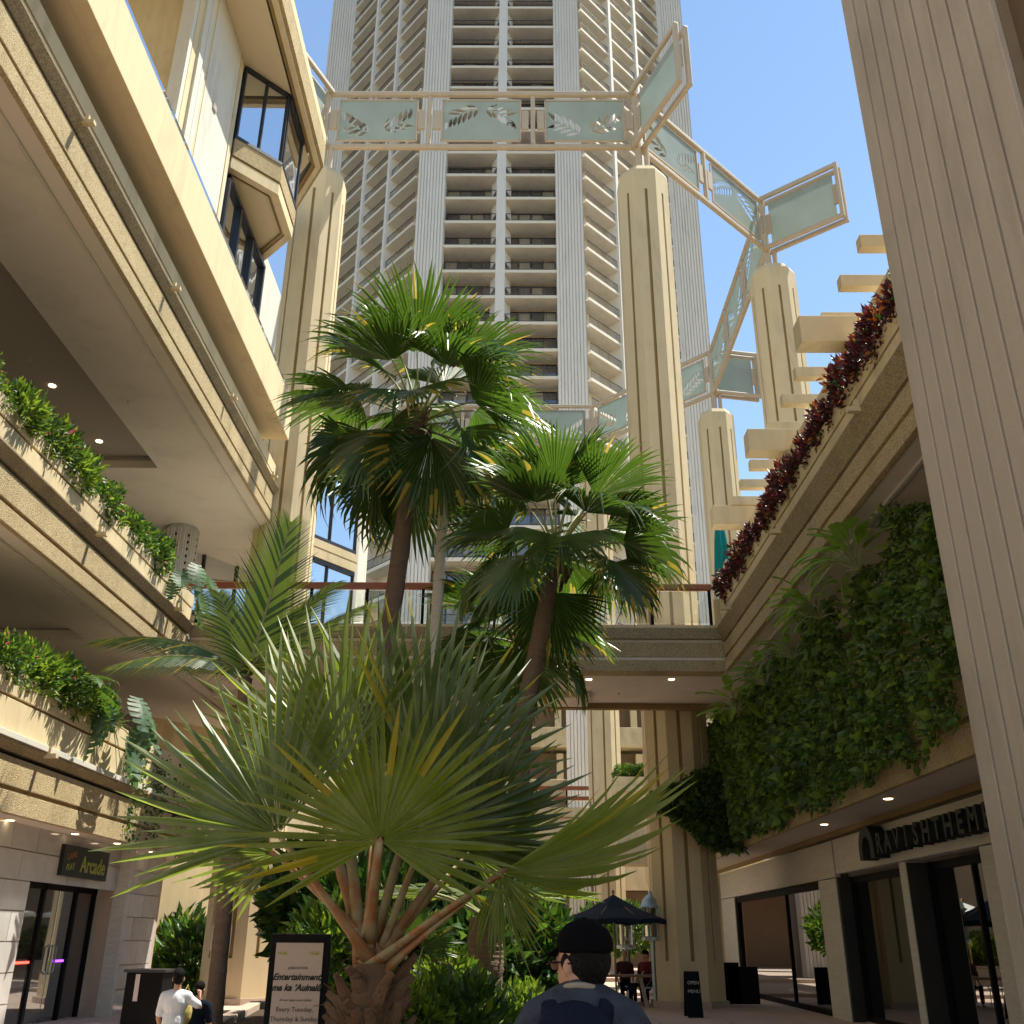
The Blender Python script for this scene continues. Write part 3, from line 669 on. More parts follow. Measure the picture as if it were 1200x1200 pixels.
# ------------------------------------------------------------------ footbridge
BR = thing('footbridge', (-1.5, 25, 7.5), 'tan footbridge with a varnished wooden handrail crossing the courtyard behind the palms', 'bridge')
def hband(y, z0, z1, x0, x1, m, name, ins=0, bev=.01): 
    return MB().box(x0, x1, y + ins, y + .5, z0, z1).build(name, M[m], BR, bevel=bev)
x0, x1 = -8.0, 5.0
hband(23.28, 7.53, 7.81, x0, x1, 'pebble', 'pebble_band'); hband(23.28, 7.88, 8.25, x0, x1, 'pebble', 'pebble_band')
hband(23.22, 8.32, 8.60, x0, x1, 'pebble2', 'moulding'); hband(23.25, 8.60, 8.68, x0, x1, 'plaster', 'ledge')
hband(23.28, 7.81, 7.88, x0, x1, 'groove', 'groove', .06, 0); hband(23.28, 8.25, 8.32, x0, x1, 'dark', 'recess', .12, 0)
q = MB(); q.box(x0, x1 + .5, 23.3, 26.9, 7.55, 8.5); q.build('deck', M['soffit'], BR)
q = MB(); q.box(x0, x1 + .5, 26.901, 27.12, 7.40, 8.68); q.build('back_fascia', M['groove'], BR)
q = MB(); q.box(-8, 1.9, 25.6, 26.7, 7.40, 7.549); q.build('soffit_drop', M['soffit'], BR)
inst(lm, 'downlight', BR, at(787, 797, Z=7.53)); inst(lm, 'downlight', BR, at(690, 797, Z=7.53))
for (ya, s_) in ((23.36, 0), (26.95, 1)):
    rl = MB().box(x0 - 1.4, 4.86, ya, ya + .13, 9.62, 9.80).build('handrail', M['rail'], BR, bevel=.03)
    xs = [-9.3, -8.0, -6.6, -5.2, -3.8, -2.4, -1.0, .4, 1.85, 3.3, 4.75]
    for x in xs: MB().box(x, x + .07, ya + .02, ya + .1, 8.68, 9.62).build('baluster_post', M['black'], BR)
    if not s_:
        for i in range(len(xs) - 1): MB().box(xs[i] + .09, xs[i + 1] - .02, ya + .055, ya + .065, 8.78, 9.60).build('glass_pane', clear('rail_glass', (0, 0, 0), .04, (.93, .95, .94)) if i == 0 else bpy.data.materials['rail_glass'], BR)
MB().box(4.88, 5.0, 23.28, 23.6, 8.69, 9.36).build('end_post', M['plaster'], BR)

# ------------------------------------------------------------------ ring columns
def octa(cx, cy, r): 
    k = r * .4142; return [(cx + a, cy + b) for a, b in ((k, -r), (r, -k), (r, k), (k, r), (-k, r), (-r, k), (-r, -k), (-k, -r))]
def ring_column(x, y, label, ztop=27.1, zb=0):
    c = Vector((x, y, ztop)); r = .87; t = thing('octagonal_column', (c.x, c.y, zb), label, 'column', 'tall octagonal tan columns carrying the glass frieze')
    k = r * .4142
    # shaft built from eight faces, each with a recessed groove that stops short of the top and base
    q = MB(); gq = MB()
    P = octa(c.x, c.y, r); zt = c.z; g0, g1 = zb + 1.1, zt - 1.15; gd = .05; gw = .05
    for i in range(8):
        a = Vector((*P[i - 1], 0)); b = Vector((*P[i], 0)); d = (b - a).normalized(); n_ = Vector((d.y, -d.x, 0)); m_ = (a + b) / 2
        l, rr = m_ - d * gw, m_ + d * gw; Z = lambda v, z: Vector((v.x, v.y, z))
        q.face([Z(a, zb), Z(b, zb), Z(b, g0), Z(a, g0)]); q.face([Z(a, g1), Z(b, g1), Z(b, zt - .25), Z(a, zt - .25)])
        q.face([Z(a, g0), Z(l, g0), Z(l, g1), Z(a, g1)]); q.face([Z(rr, g0), Z(b, g0), Z(b, g1), Z(rr, g1)])
        li, ri = l - n_ * gd, rr - n_ * gd
        q.face([Z(l, g0), Z(li, g0), Z(li, g1), Z(l, g1)]); q.face([Z(ri, g0), Z(rr, g0), Z(rr, g1), Z(ri, g1)])
        q.face([Z(l, g0), Z(rr, g0), Z(ri, g0), Z(li, g0)]); q.face([Z(li, g1), Z(ri, g1), Z(rr, g1), Z(l, g1)])
        gq.face([Z(li, g0), Z(ri, g0), Z(ri, g1), Z(li, g1)])
        ai, bi = Vector((c.x, c.y, 0)).lerp(a, .86), Vector((c.x, c.y, 0)).lerp(b, .86)
        q.face([Z(a, zt - .25), Z(b, zt - .25), Z(bi, zt), Z(ai, zt)]); q.face([Z(ai, zt), Z(bi, zt), Vector((c.x, c.y, zt))])
    q.build('shaft', M['plaster2'], t); gq.build('groove', M['groove'], t)
    MB().prism(octa(c.x, c.y, r + .08), zb, zb + .18).build('base', M['kerb'], t)
    return t
cC = ring_column(4.47, 28.23, 'tall tan octagonal column right of centre, passing behind the right end of the handrail')
cL = ring_column(-7.25, 28.23, 'tall tan octagonal column beside the left bay windows with a small white notice near its foot')
ring_column(10.57, 33.9, 'tall tan octagonal column rising behind the right pergola below the outward glass wing', 27.2)
ring_column(10.46, 46.0, 'shorter looking octagonal column between the corner column and the pergola', 27.2)
ring_column(4.47, 51.9, 'octagonal column seen beneath the footbridge beside the far planter')
nt_ = thing('column_notice', (-7.25, 27.3, 2.0), 'small white printed notice fixed to the foot of the left octagonal column', 'notice')
fy = 28.23 - .87
p = at(259, 1099, Y=fy - .01)
MB().box(p.x - .26, p.x + .26, fy - .02, fy - .001, p.z - .3, p.z + .3).build('board', M['wpaper'], nt_)
for i, (s, dz) in enumerate((('NOTICE', .2), ('Please keep', .12), ('this area clear', .06), ('HOTEL', -.06), ('Guests only', -.14), ('Mahalo', -.2))):
    text(s, .065, nt_, (p.x - .02, fy - .022, p.z + dz), FACE_NY, M['ink'], name='lettering')
# ------------------------------------------------------------------ glass frieze ring
GF = thing('glass_frieze', (-1.4, 40, 28), 'beige steel ring of frosted glass panels cut with fern fronds atop the columns', 'frieze')
def inpoly(x, y, P):
    c = False; j = len(P) - 1
    for i in range(len(P)):
        if (P[i][1] > y) != (P[j][1] > y) and x < (P[j][0] - P[i][0]) * (y - P[i][1]) / (P[j][1] - P[i][1]) + P[i][0]: c = not c
        j = i
    return c
def leaf2d(x, y, a, L, wd):
    d = Vector((math.cos(a), math.sin(a))); n_ = Vector((-d.y, d.x)); o = Vector((x, y)); bend = n_ * L * .12
    pts = []
    for t, w_ in ((0, .15), (.25, .8), (.5, 1), (.75, .7)): pts.append(o + d * L * t + n_ * wd * w_ / 2 + bend * t * t)
    pts.append(o + d * L + bend)
    for t, w_ in ((.75, .7), (.5, 1), (.25, .8), (0, .15)): pts.append(o + d * L * t - n_ * wd * w_ / 2 + bend * t * t)
    return [tuple(p) for p in pts]
def frond2d(x, y, a, S, flip=1):
    out = []; px, py = x, y
    for i in range(7):
        t = i / 6; L = S * (.36 - .20 * abs(t - .4)); 
        for s_ in (1, -1): out.append(leaf2d(px, py, a + s_ * R(48 - 15 * t), L, S * .095))
        px += math.cos(a) * S * .13; py += math.sin(a) * S * .13; a += flip * .07
    out.append(leaf2d(px, py, a, S * .28, S * .11)); return out
PANELS = {}
def panel_mesh(W, H, kind):
    key = (round(W, 1), round(H, 1), kind)
    if key in PANELS: return PANELS[key]
    holes = []
    if kind == 0: holes = frond2d(-W * .12, -H * .28, R(155), H * .95, -1) + frond2d(W * .10, -H * .2, R(22), H * .95, 1)
    elif kind == 1: holes = frond2d(-W * .05, H * .30, R(200), H * .85, 1) + frond2d(W * .07, H * .28, R(-22), H * .85, -1)
    elif kind == 2: holes = frond2d(-W * .08, -H * .3, R(140), H * .95, 1) + frond2d(W * .08, -H * .25, R(30), H * .95, -1)
    V = [(-W / 2, -H / 2), (W / 2, -H / 2), (W / 2, H / 2), (-W / 2, H / 2)]; E = [(0, 1), (1, 2), (2, 3), (3, 0)]
    holes = [h for h in holes if all(abs(x) < W / 2 - .03 and abs(y) < H / 2 - .03 for x, y in h)]
    for h in holes:
        b = len(V); V += h; E += [(b + i, b + (i + 1) % len(h)) for i in range(len(h))]
    vv, ee, ff, *_ = delaunay_2d_cdt([Vector(v) for v in V], E, [], 0, 1e-5)
    q = MB(); q.v = [Vector((v.x, v.y, 0)) for v in vv]
    for f in ff:
        cx = sum(vv[i].x for i in f) / len(f); cy = sum(vv[i].y for i in f) / len(f)
        if not any(inpoly(cx, cy, h) for h in holes): q.f.append(tuple(f)); q.mi.append(0)
    me = q.mesh('glass_panel', M['frost']); PANELS[key] = me; return me
RC = [Vector((x, y, 0)) for x, y in ((-7.32, 28.23), (4.41, 28.23), (10.6, 34.2), (10.53, 46.2), (4.47, 52.3), (-7.3, 52.3))]
zb, ztp = 28.65, 31.27
def frame_run(a, b, n_, kinds, z0=zb, z1=ztp, dbl=False, pan=1.0):
    a = Vector((a.x, a.y, 0)); b = Vector((b.x, b.y, 0)); d = (b - a).normalized(); Z = lambda v, z: Vector((v.x, v.y, z)); th = .17
    for z in (z0, z1): MB().bar(Z(a, z), Z(b, z), th, th * 1.2).build('rail', M['steel'], GF, bevel=.04)
    L_ = (b - a).length
    for i in range(n_ + 1):
        if i in (0, n_): continue
        p = a + d * L_ * i / n_; MB().bar(Z(p, z0 + .1), Z(p, z1 - .1), th, th, up=(d.x, d.y, 0)).build('post', M['steel'], GF, bevel=.04)
    for i in range(n_):
        W = L_ / n_ - .95 * pan; H = (z1 - z0) - .62
        me = panel_mesh(W, H, kinds[i]); c = a + d * L_ * (i + .5) / n_
        rot = Matrix(((d.x, 0, d.y), (d.y, 0, -d.x), (0, 1, 0)))
        ob = inst(me, 'glass_panel', GF, Z(c, (z0 + z1) / 2), rot)
        sm = ob.modifiers.new('s', 'SOLIDIFY'); sm.thickness = .03
        q = MB(); hw, hh = W / 2, H / 2; cz = (z0 + z1) / 2
        for s1 in (-1, 1): q.bar(Z(c - d * hw, cz + s1 * hh), Z(c + d * hw, cz + s1 * hh), .06, .07); q.bar(Z(c + d * s1 * hw, cz - hh), Z(c + d * s1 * hw, cz + hh), .06, .07, up=(d.x, d.y, 0))
        for s1 in (-1, 1): q.bar(Z(c + d * s1 * (hw + .18), cz - .45), Z(c + d * s1 * (hw + .18), cz + .45), .10, .26, up=(d.x, d.y, 0))
        q.build('panel_bracket', M['steel'], GF)
frame_run(RC[0], RC[1], 3, (0, 1, 2)); frame_run(RC[1], RC[2], 2, (0, 1)); frame_run(RC[2], RC[3], 3, (1, 0, 2))
frame_run(RC[3], RC[4], 2, (2, 0)); frame_run(RC[4], RC[5], 3, (0, 1, 2)); 
for c in RC:
    MB().tube([(c.x, c.y, 27.0), (c.x, c.y, ztp)], .13, 10).build('post', M['steel'], GF)
    MB().tube([(c.x + .3, c.y, 27.0), (c.x + .3, c.y, zb)], .1, 10).build('post', M['steel'], GF)
def wing(i, dx, dy):
    a = RC[i]; b = a + Vector((dx, dy, 0)); d = (b - a).normalized(); n_ = Vector((-d.y, d.x, 0)) * .2
    for s_ in (-1, 1):
        a1, b1 = a + n_ * s_, b + n_ * s_
        for z in (zb, ztp): MB().bar(Vector((a1.x, a1.y, z)), Vector((b1.x, b1.y, z)), .16, .2).build('rail', M['steel'], GF, bevel=.04)
        MB().bar(Vector((b1.x, b1.y, zb - .1)), Vector((b1.x, b1.y, ztp + .1)), .2, .16, up=(d.x, d.y, 0)).build('post', M['steel'], GF, bevel=.04)
    L_ = (b - a).length; W, H = L_ - .55, ztp - zb - .45
    c = (a + b) / 2; rot = Matrix(((d.x, 0, d.y), (d.y, 0, -d.x), (0, 1, 0)))
    ob = inst(panel_mesh(W, H, 9), 'glass_panel', GF, Vector((c.x, c.y, (zb + ztp) / 2)), rot); ob.modifiers.new('s', 'SOLIDIFY').thickness = .03
    q = MB(); cz = (zb + ztp) / 2
    for s1 in (-1, 1): q.bar(Vector((c.x, c.y, cz)) + d * s1 * (W / 2 + .1) - Vector((0, 0, .5)), Vector((c.x, c.y, cz)) + d * s1 * (W / 2 + .1) + Vector((0, 0, .5)), .08, .3, up=(d.x, d.y, 0))
    q.build('panel_bracket', M['steel'], GF)
wing(0, -1.25, -3.0); wing(1, 1.25, -3.05); wing(2, 2.67, -2.13); wing(3, 2.56, .5); 

# ------------------------------------------------------------------ tower
TW = thing('hotel_tower', (-1.5, 85, 0), 'tall cream hotel tower of repeating balconies and fluted piers behind the courtyard', 'tower')
TY = 75.0; FL = 2.85; ZT0 = 43.9 - 10 * FL; NF = 35
def brg(px): 
    d = ROT @ Vector((px - 600, 600, -FPX)); return d.x / d.y
def fluted(x0, x1, y, z0, z1, n_, name='fluted_pier'):
    q = MB(); w_ = (x1 - x0) / n_
    poly = [(x0, y + 1.2)]
    for i in range(n_):
        a = x0 + i * w_; poly += [(a, y), (a + w_ * .68, y), (a + w_ * .72, y + .16), (a + w_ * .96, y + .16)]
    poly += [(x1, y), (x1, y + 1.2)]
    return MB().prism(poly, z0, z1).build(name, M['towerw'], TW)
ZTOP = ZT0 + NF * FL
for (x0_, x1_) in ((-9.78, -7.1), (3.5, 6.12)): fluted(x0_, x1_, TY - .5, ZT0, ZTOP, 9); pass
def wingpt(px, sx, x0_): # intersect bearing with 45 deg wing line from (x0_, TY)
    g = sx * (.87 if sx < 0 else .95); k = brg(px); t = (k * TY - x0_) / (g - k); return x0_ + g * t, TY + t
balc = {}
def bay_meshes(W, sx):
    """balcony bay in local frame: x along facade 0..W, y depth inwards, z up from slab underside"""
    key = round(W, 1)
    if key in balc: return balc[key]
    q = MB(); q.k = 0; q.box(0, W, -.25, 1.75, .0, .16); q.k = 1; q.box(0, W, -.30, -.25, -.02, .30); q.box(0, W, -.25, -.13, .161, .30)
    slab = q.mesh('balcony', [M['tower'], M['cream']])
    q = MB(); q.box(0.06, W - .06, -.22, -.17, 1.16, 1.22); q.box(0.06, W - .06, -.22, -.17, .40, .44)
    n_ = max(8, int(W / .16))
    for i in range(n_ + 1):
        x = .07 + (W - .16) * i / n_; wd = .04 if i % 8 == 0 else .016; q.box(x, x + wd, -.21, -.18, .30, 1.2)
    rail = q.mesh('railing', M['railm'])
    q = MB()
    for z in (.3, 2.55): q.box(.02, W - .02, 1.5, 1.6, z - .04, z + .06)
    for i in range(5): x = .02 + (W - .12) * i / 4; q.box(x, x + (.14 if i == 2 else .06), 1.45, 1.6, .2, 2.6)
    wf = q.mesh('window', M['frame'])
    pan = MB().box(0.08, W / 4 - .05, 1.56, 1.58, .34, 2.52).mesh('pane', M['tglass'])
    full = MB().box(0.04, W - .04, 1.56, 1.58, .34, 2.52).mesh('pane', M['tglass'])
    P2 = [pan] + [pan.copy() for _ in range(3)]; F2 = [full] + [full.copy() for _ in range(3)]
    for k, m_ in ((1, 'curtain'), (2, 'tglassb'), (3, 'tglassb')): P2[k].materials[0] = M[m_]; F2[k].materials[0] = M[m_]
    balc[key] = (slab, rail, wf, P2, F2); return balc[key]
chm = MB(); chm.ell((0, 0, .42), (.32, .32, .04), 10, 4); chm.tube([(0, 0, 0), (0, 0, .42)], .03, 5); tmesh = chm.mesh('balcony_table', M['canvas'])
def bays(ax, ay, bx, by, detail, first=0):
    W = math.hypot(bx - ax, by - ay); d = Vector(((bx - ax) / W, (by - ay) / W, 0)); n_ = Vector((-d.y, d.x, 0))
    rot = Matrix(((d.x, n_.x, 0), (d.y, n_.y, 0), (0, 0, 1)))
    sl, ra, wf, pan, full = bay_meshes(W, 0)
    for f in range(first, NF):
        z = ZT0 + f * FL; loc = Vector((ax, ay, z))
        o = inst(sl, 'balcony', TW, loc, rot); r_ = inst(ra, 'railing', None, (0, 0, 0)); r_.parent = o
        w_ = inst(wf, 'window', TW, loc, rot)
        if detail:
            for i in range(4):
                pn = inst(random.choice(pan), 'pane', None, (i * W / 4, 0, 0)); pn.parent = w_
        else: pn = inst(random.choice(full), 'pane', None, (0, 0, 0)); pn.parent = w_
        if rnd() < .8:
            t_ = inst(tmesh, 'balcony_table', None, (W * U(.45, .6), .45, .17)); t_.parent = o
            t_.scale = (1.2, 1.2, 1.4)
# central bays and spine
cx = -1.75
bays(-7.1, TY, cx - .45, TY, True); bays(cx + .45, TY, 3.5, TY, True)
for f in range(NF):
    z = ZT0 + f * FL
    prof = [(-.38, 0), (.38, 0), (.38, .9), (.85, 1.9), (.85, FL), (-.85, FL), (-.85, 1.9), (-.38, .9)]
    q = MB(); vs = [(cx + a, TY - .31, z + b) for a, b in ((-.42, 0), (.42, 0), (.42, FL), (-.42, FL))]
    q.box(cx - .44, cx + .44, TY - .34, TY + 1.6, z, z + FL)
    q.add([(cx - .44, TY + .1, z + 1.5), (cx - .95, TY + 1.0, z + 1.3), (cx - .95, TY + 1.0, z + FL), (cx - .44, TY + .1, z + FL), (cx + .44, TY + .1, z + 1.5), (cx + .95, TY + 1.0, z + 1.3), (cx + .95, TY + 1.0, z + FL), (cx + .44, TY + .1, z + FL)],
          [(0, 3, 2, 1), (4, 5, 6, 7)])
    q.box(cx - .95, cx + .95, TY + 1.0, TY + 1.6, z + .16, z + FL)
    q.build('spine', M['towerw'], TW)
for sx, xs0, pxs in ((-1, -9.78, (474, 448, 420)), (1, 6.12, (709, 738, 767))):
    prev = (xs0, TY + (0))
    for i, px in enumerate(pxs):
        e = wingpt(px, sx, xs0)
        a, b = (prev, e) if sx > 0 else (e, prev)
        dx, dy = (b[0] - a[0]), (b[1] - a[1]); L_ = math.hypot(dx, dy); fx, fy = dx / L_ * .16, dy / L_ * .16
        bays(a[0] + fx, a[1] + fy, b[0] - fx, b[1] - fy, False)
        q = MB(); dd = Vector((dx / L_, dy / L_)); nn = Vector((-dd.y, dd.x))
        c_ = Vector(e); pts = [c_ - dd * .2 - nn * .5, c_ + dd * .2 - nn * .5, c_ + dd * .2 + nn * 1.7, c_ - dd * .2 + nn * 1.7]
        MB().prism([tuple(p) for p in pts], ZT0, ZTOP).build('party_wall', M['towerw'], TW)
        prev = e
    e2 = (brg(392) if sx < 0 else brg(796)) * prev[1]
    xx = sorted((prev[0], e2)); fluted(xx[0] - (.0 if sx > 0 else 0), xx[1], prev[1] - .45, 0, ZTOP, 10)
    MB().box(min(xx), max(xx), prev[1] + .7, prev[1] + 14, 0, ZTOP).build('side_wall', M['tower'], TW)
    q = MB(); e = prev
    q.prism([(xs0, TY + 1.8), (e[0], e[1] + 1.8), (e[0], e[1] + 4), (xs0, TY + 6)] if sx > 0 else [(xs0, TY + 6), (e[0], e[1] + 4), (e[0], e[1] + 1.8), (xs0, TY + 1.8)], 0, ZTOP)
    q.build('core_wall', M['tower'], TW)
MB().box(-9.78, 6.12, TY + 1.75, TY + 14, 0, ZTOP).build('core_wall', M['tower'], TW)
# podium below the tower
PD = thing('podium_block', (-1, 66, 0), 'cream banded podium building with strip windows beneath the tower', 'building')
MB().box(-24, 24, 72.5, 73.4, 0, 14).build('wall', M['towerw'], PD)
for f in range(2):
    z = 2 + f * 5.9
    MB().box(-24, 24, 71.8, 72.5, z, z + 2.6).build('spandrel', M['cream'], PD)
    for i in range(-5, 5):
        fr = MB(); xx = i * 4.4; fr.box(xx, xx + .25, 72.1, 72.5, z + 2.6, z + 5.9); fo = fr.build('mullion', M['frame'], PD)
        MB().box(xx + .3, xx + 4.3, 72.3, 72.36, z + 2.6, z + 5.9).build('pane', M['glass'], fo)
# rear court terraces seen under the bridge
BK = thing('rear_terrace', (0, 56, 0), 'cream terraced building closing the far end of the courtyard beneath the bridge', 'building')
for (z, y) in ((4.0, 56), (8.0, 58), (12.2, 60), (16.4, 62)):
    MB().box(-22, 22, y, y + .4, z, z + 1.2).build('parapet', M['plaster'], BK, bevel=.02)
    MB().box(-22, 22, y + .4, y + 8, z + .05, z + .4).build('soffit', M['tansoffit'], BK)
    MB().box(-22, 22, y + .12, y + .3, z + .5, z + .56).build('groove', M['groove'], BK)
    q = MB()
    for i in range(-9, 10): MB().box(i * 2.4, i * 2.4 + .4, y + 2.5, y + 3, z + .4, z + 3.9).build('pier', M['plaster'], BK)
    MB().box(-22, 22, y + 3.2, y + 3.3, z + .4, z + 4).build('window_band', M['brownwall'], BK)  # plain brown sheets, no glazing; the shade seen under the bridge is their colour
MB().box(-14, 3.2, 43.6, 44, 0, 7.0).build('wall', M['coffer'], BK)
MB().box(-14, 3.0, 43.4, 44.4, 7.0, 7.9).build('parapet', M['plaster2'], BK, bevel=.02)
fx0, fx1 = at(664, 850, Y=43).x, at(688, 850, Y=43).x
for k_ in range(6): MB().box(fx0 + (fx1 - fx0) * k_ / 6, fx0 + (fx1 - fx0) * (k_ + .86) / 6, 42.6, 43.3, 0, 13).build('fluted_panel', M['towerw'], BK)
MB().box(-22, 22, 58, 58.4, 0, 4).build('wall', M['brownwall'], BK)
# far lower bridge with rails, level two
FBR = thing('far_footbridge', (0, 42, 4), 'distant lower footbridge with thin wooden rails seen beneath the near bridge', 'bridge')
Yf = 40.0; pt = at(660, 946, Y=Yf); pb = at(660, 985, Y=Yf)
MB().box(-9, 3.6, Yf, Yf + 2.5, pb.z, pt.z).build('deck', M['plaster'], FBR, bevel=.02)
MB().box(-9, 3.6, Yf - .03, Yf - .001, pt.z - .42, pt.z - .37).build('groove', M['groove'], FBR)
xr = at(690, 930, Y=Yf).x
for py in (923, 935): p = at(660, py, Y=Yf); MB().box(-9, xr, Yf, Yf + .1, p.z - .09, p.z + .06).build('rail', M['rail'], FBR)
for i in range(9): x = xr - .9 - i * 1.2; MB().box(x, x + .06, Yf + .02, Yf + .08, pt.z, at(660, 923, Y=Yf).z).build('baluster_post', M['black'], FBR)
pz = at(715, 955, Y=44)
FP = thing('far_planter', (4, 44, 4), 'plaster planter box filled with bright shrubs between two columns under the bridge', 'planter')
a, b = at(727, 915, Y=45), at(765, 980, Y=45)
MB().box(a.x - .3, b.x + 1.8, 44.4, 46, b.z - 1.2, a.z + .1).build('box', M['plaster'], FP, bevel=.02)
MB().box(a.x - .35, b.x + 1.85, 44.3, 44.4, a.z - .55, a.z - .3).build('band', M['plaster2'], FP)
MB().box(6.5, 12, 37.2, 52, 0, 4.2).build('wall', M['plaster'], BK)
MB().box(6.4, 12, 37.0, 52, 4.2, 5.6).build('parapet', M['plaster'], BK)
MB().box(-13, -18, 32.2, 50, 0, 8).build('wall', M['plaster'], BK)


# ================================================================== PLANTS
def fan_leaf(n, Rr, a0, fuse=.45, droop=.15, cup=.12, bend=.25, yell=0.0, jit=.06, ragged=.25, wmul=1.0, twist=.0, foldk=.55):
    """palmate palm blade: origin at the hub, axis +Y, upper side +Z; returns MB with slot 0 green, slot 1 yellow tips"""
    q = MB(); da = 2 * a0 / n
    def surf(r, th, dz=0):
        x = math.sin(th) * r; y = math.cos(th) * r
        z = -droop * (r / Rr) ** 2.2 * Rr + cup * abs(math.sin(th)) * r - .10 * max(0, abs(th) - 1.4) * r
        return Vector((x, y, z + dz))
    ts = [.03, fuse * .5, fuse, fuse + (1 - fuse) * .35, fuse + (1 - fuse) * .7, 1.0]
    for i in range(n):
        th = -a0 + (i + .5) * da; L = Rr * (1 - .22 * (abs(th) / max(a0, .1)) ** 3) * U(1 - jit * 2, 1 + jit)
        if rnd() < ragged * .25: L *= U(.7, .95)
        kink = U(-.05, .05); tw = U(-twist, twist); tipb = bend * U(.2, 1.6) * (2.4 if rnd() < ragged * .4 else 1)
        rows = []
        for t in ts:
            r = t * L; w_ = da / 2 if t <= fuse else da / 2 * fuse / t * max(.04, (1 - ((t - fuse) / (1 - fuse)) ** 1.7)) * wmul
            thc = th + kink * max(0, t - fuse); fold = foldk * r * w_; tws = tw * r * w_ * 2
            dz = -tipb * max(0, (t - fuse) / (1 - fuse)) ** 2 * L * .30
            rows.append((surf(r, thc - w_, dz - tws), surf(r, thc, dz) + Vector((0, 0, fold * 1.2)), surf(r, thc + w_, dz + tws)))
        yb = yell > 0 and rnd() < yell
        for k in range(len(rows) - 1):
            q.k = 1 if ((yb and k >= 2) or (yell > 0 and k == 4 and rnd() < yell * 2.5)) else 0
            a, b = rows[k], rows[k + 1]; bb = len(q.v); q.v += [*a, *b]
            q.f += [(bb, bb + 1, bb + 4, bb + 3), (bb + 1, bb + 2, bb + 5, bb + 4)]; q.mi += [q.k, q.k]
    return q
def frame_from(axis, normal):
    y = Vector(axis).normalized(); z = Vector(normal); z = (z - y * z.dot(y)); z = z.normalized() if z.length > 1e-4 else y.orthogonal().normalized()
    x = y.cross(z); return Matrix((x, y, z)).transposed()
def add_frond(par, me, hub, axis, normal, crown, pet_m, pw=.035, scale=1, sag=.1, label=None):
    rot = frame_from(axis, normal)
    o = inst(me, 'frond', par, hub, rot, scale)
    if label: o['label'] = label
    hub, crown = Vector(hub), Vector(crown); L_ = (hub - crown).length
    Mi = (Matrix.Translation(hub) @ rot.to_4x4() @ Matrix.Diagonal((scale, scale, scale, 1))).inverted()
    pts = []; 
    for t in (0, .25, .5, .75, 1, 1.12):
        p = crown.lerp(hub, min(t, 1)) + Vector((0, 0, sag * L_ * 4 * min(t, 1) * (1 - min(t, 1)) * .5))
        if t > 1: p = hub + rot @ Vector((0, .12 * L_ * .5, -.01))
        pts.append(Mi @ p)
    q = MB(); q.tube(pts, [r / scale for r in (pw * 1.9, pw * 1.1, pw, pw * .8, pw * .65, pw * .3)], 7, .6)
    me2 = q.mesh('petiole', pet_m, smooth=True); c = bpy.data.objects.new('petiole', me2); col.objects.link(c); c.parent = o
    return o
def trunk(par, pts, rs, m='trunk', rings=True, name='trunk'):
    q = MB(); P = [Vector(p) for p in pts]; out = []; rr = []
    n = 60
    for i in range(n + 1):
        t = i / n * (len(P) - 1); k = min(int(t), len(P) - 2); f = t - k
        out.append(P[k].lerp(P[k + 1], f)); r = rs[k] * (1 - f) + rs[k + 1] * f
        rr.append(r * (1.0 + (.035 if i % 3 == 0 else -.01)) * U(.98, 1.03) if rings else r * U(.95, 1.05))
    q.tube(out, rr, 14); return q.build(name, M[m], par, smooth=True)

FANS = [fan_leaf(40, 1.0, R(U(72, 92)), fuse=U(.58, .66), droop=U(.06, .2), cup=U(.08, .30), bend=U(.15, .4), yell=y_, ragged=.6, wmul=1.05, jit=.04, twist=.25, foldk=.9).mesh('fan_blade', [M['palm'], M['palmy']], smooth=False) for y_ in (.01, .03, .05, .10, .22)]
def fan_palm(label, group, crown, base, mid, tr, n, plen, blade, seed, lean=0, yell=False, el0=82, el1=-62, specials=()):
    random.seed(seed)
    t = thing('fan_palm', base, label, 'palm tree', group)
    C = Vector(crown)
    trunk(t, [base, mid, C - Vector((0, 0, .1))], [tr * 1.15, tr, tr * .85])
    # shaggy crown base
    q = MB()
    for i in range(26):
        a = U(0, 6.28); z = U(-.75, .1); r0 = tr * 1.0; p = C + Vector((math.cos(a) * r0, math.sin(a) * r0, z)); e = p + Vector((math.cos(a) * U(.05, .16), math.sin(a) * U(.05, .16), U(.12, .34)))
        q.bar(p, e, U(.04, .09), .02)
    q.build('leaf_base', M['boot'], t)
    for i in range(n):
        f = (i + .5) / n; el = R(el0 + (el1 - el0) * f ** .85 + U(-7, 7)); az = i * 2.39996 + U(-.2, .2)
        d = Vector((math.cos(az) * math.cos(el), math.sin(az) * math.cos(el), math.sin(el)))
        L_ = plen * U(.85, 1.1)
        hub = C + d * L_ - Vector((0, 0, .1 * math.cos(el) * L_))
        el2 = el - R(14 + 30 * f); ax = Vector((math.cos(az) * math.cos(el2), math.sin(az) * math.cos(el2), math.sin(el2)))
        nrm = Vector((-math.cos(az) * math.sin(el2), -math.sin(az) * math.sin(el2), math.cos(el2))) + Vector((U(-.35, .35), U(-.35, .35), U(-.1, .1)))
        me = FANS[min(4, int(rnd() * (3 if f < .5 else 5)))]
        add_frond(t, me, hub, ax, nrm, C + Vector((0, 0, -.05 - .25 * f)), M['petg'], pw=.028, scale=blade * U(.88, 1.08))
    for (hp, ax, nrm, sc_) in specials:
        add_frond(t, FANS[4], hp, ax, nrm, C, M['petg'], pw=.028, scale=sc_)
    random.seed(seed + 99)
    return t
YA = 17.0
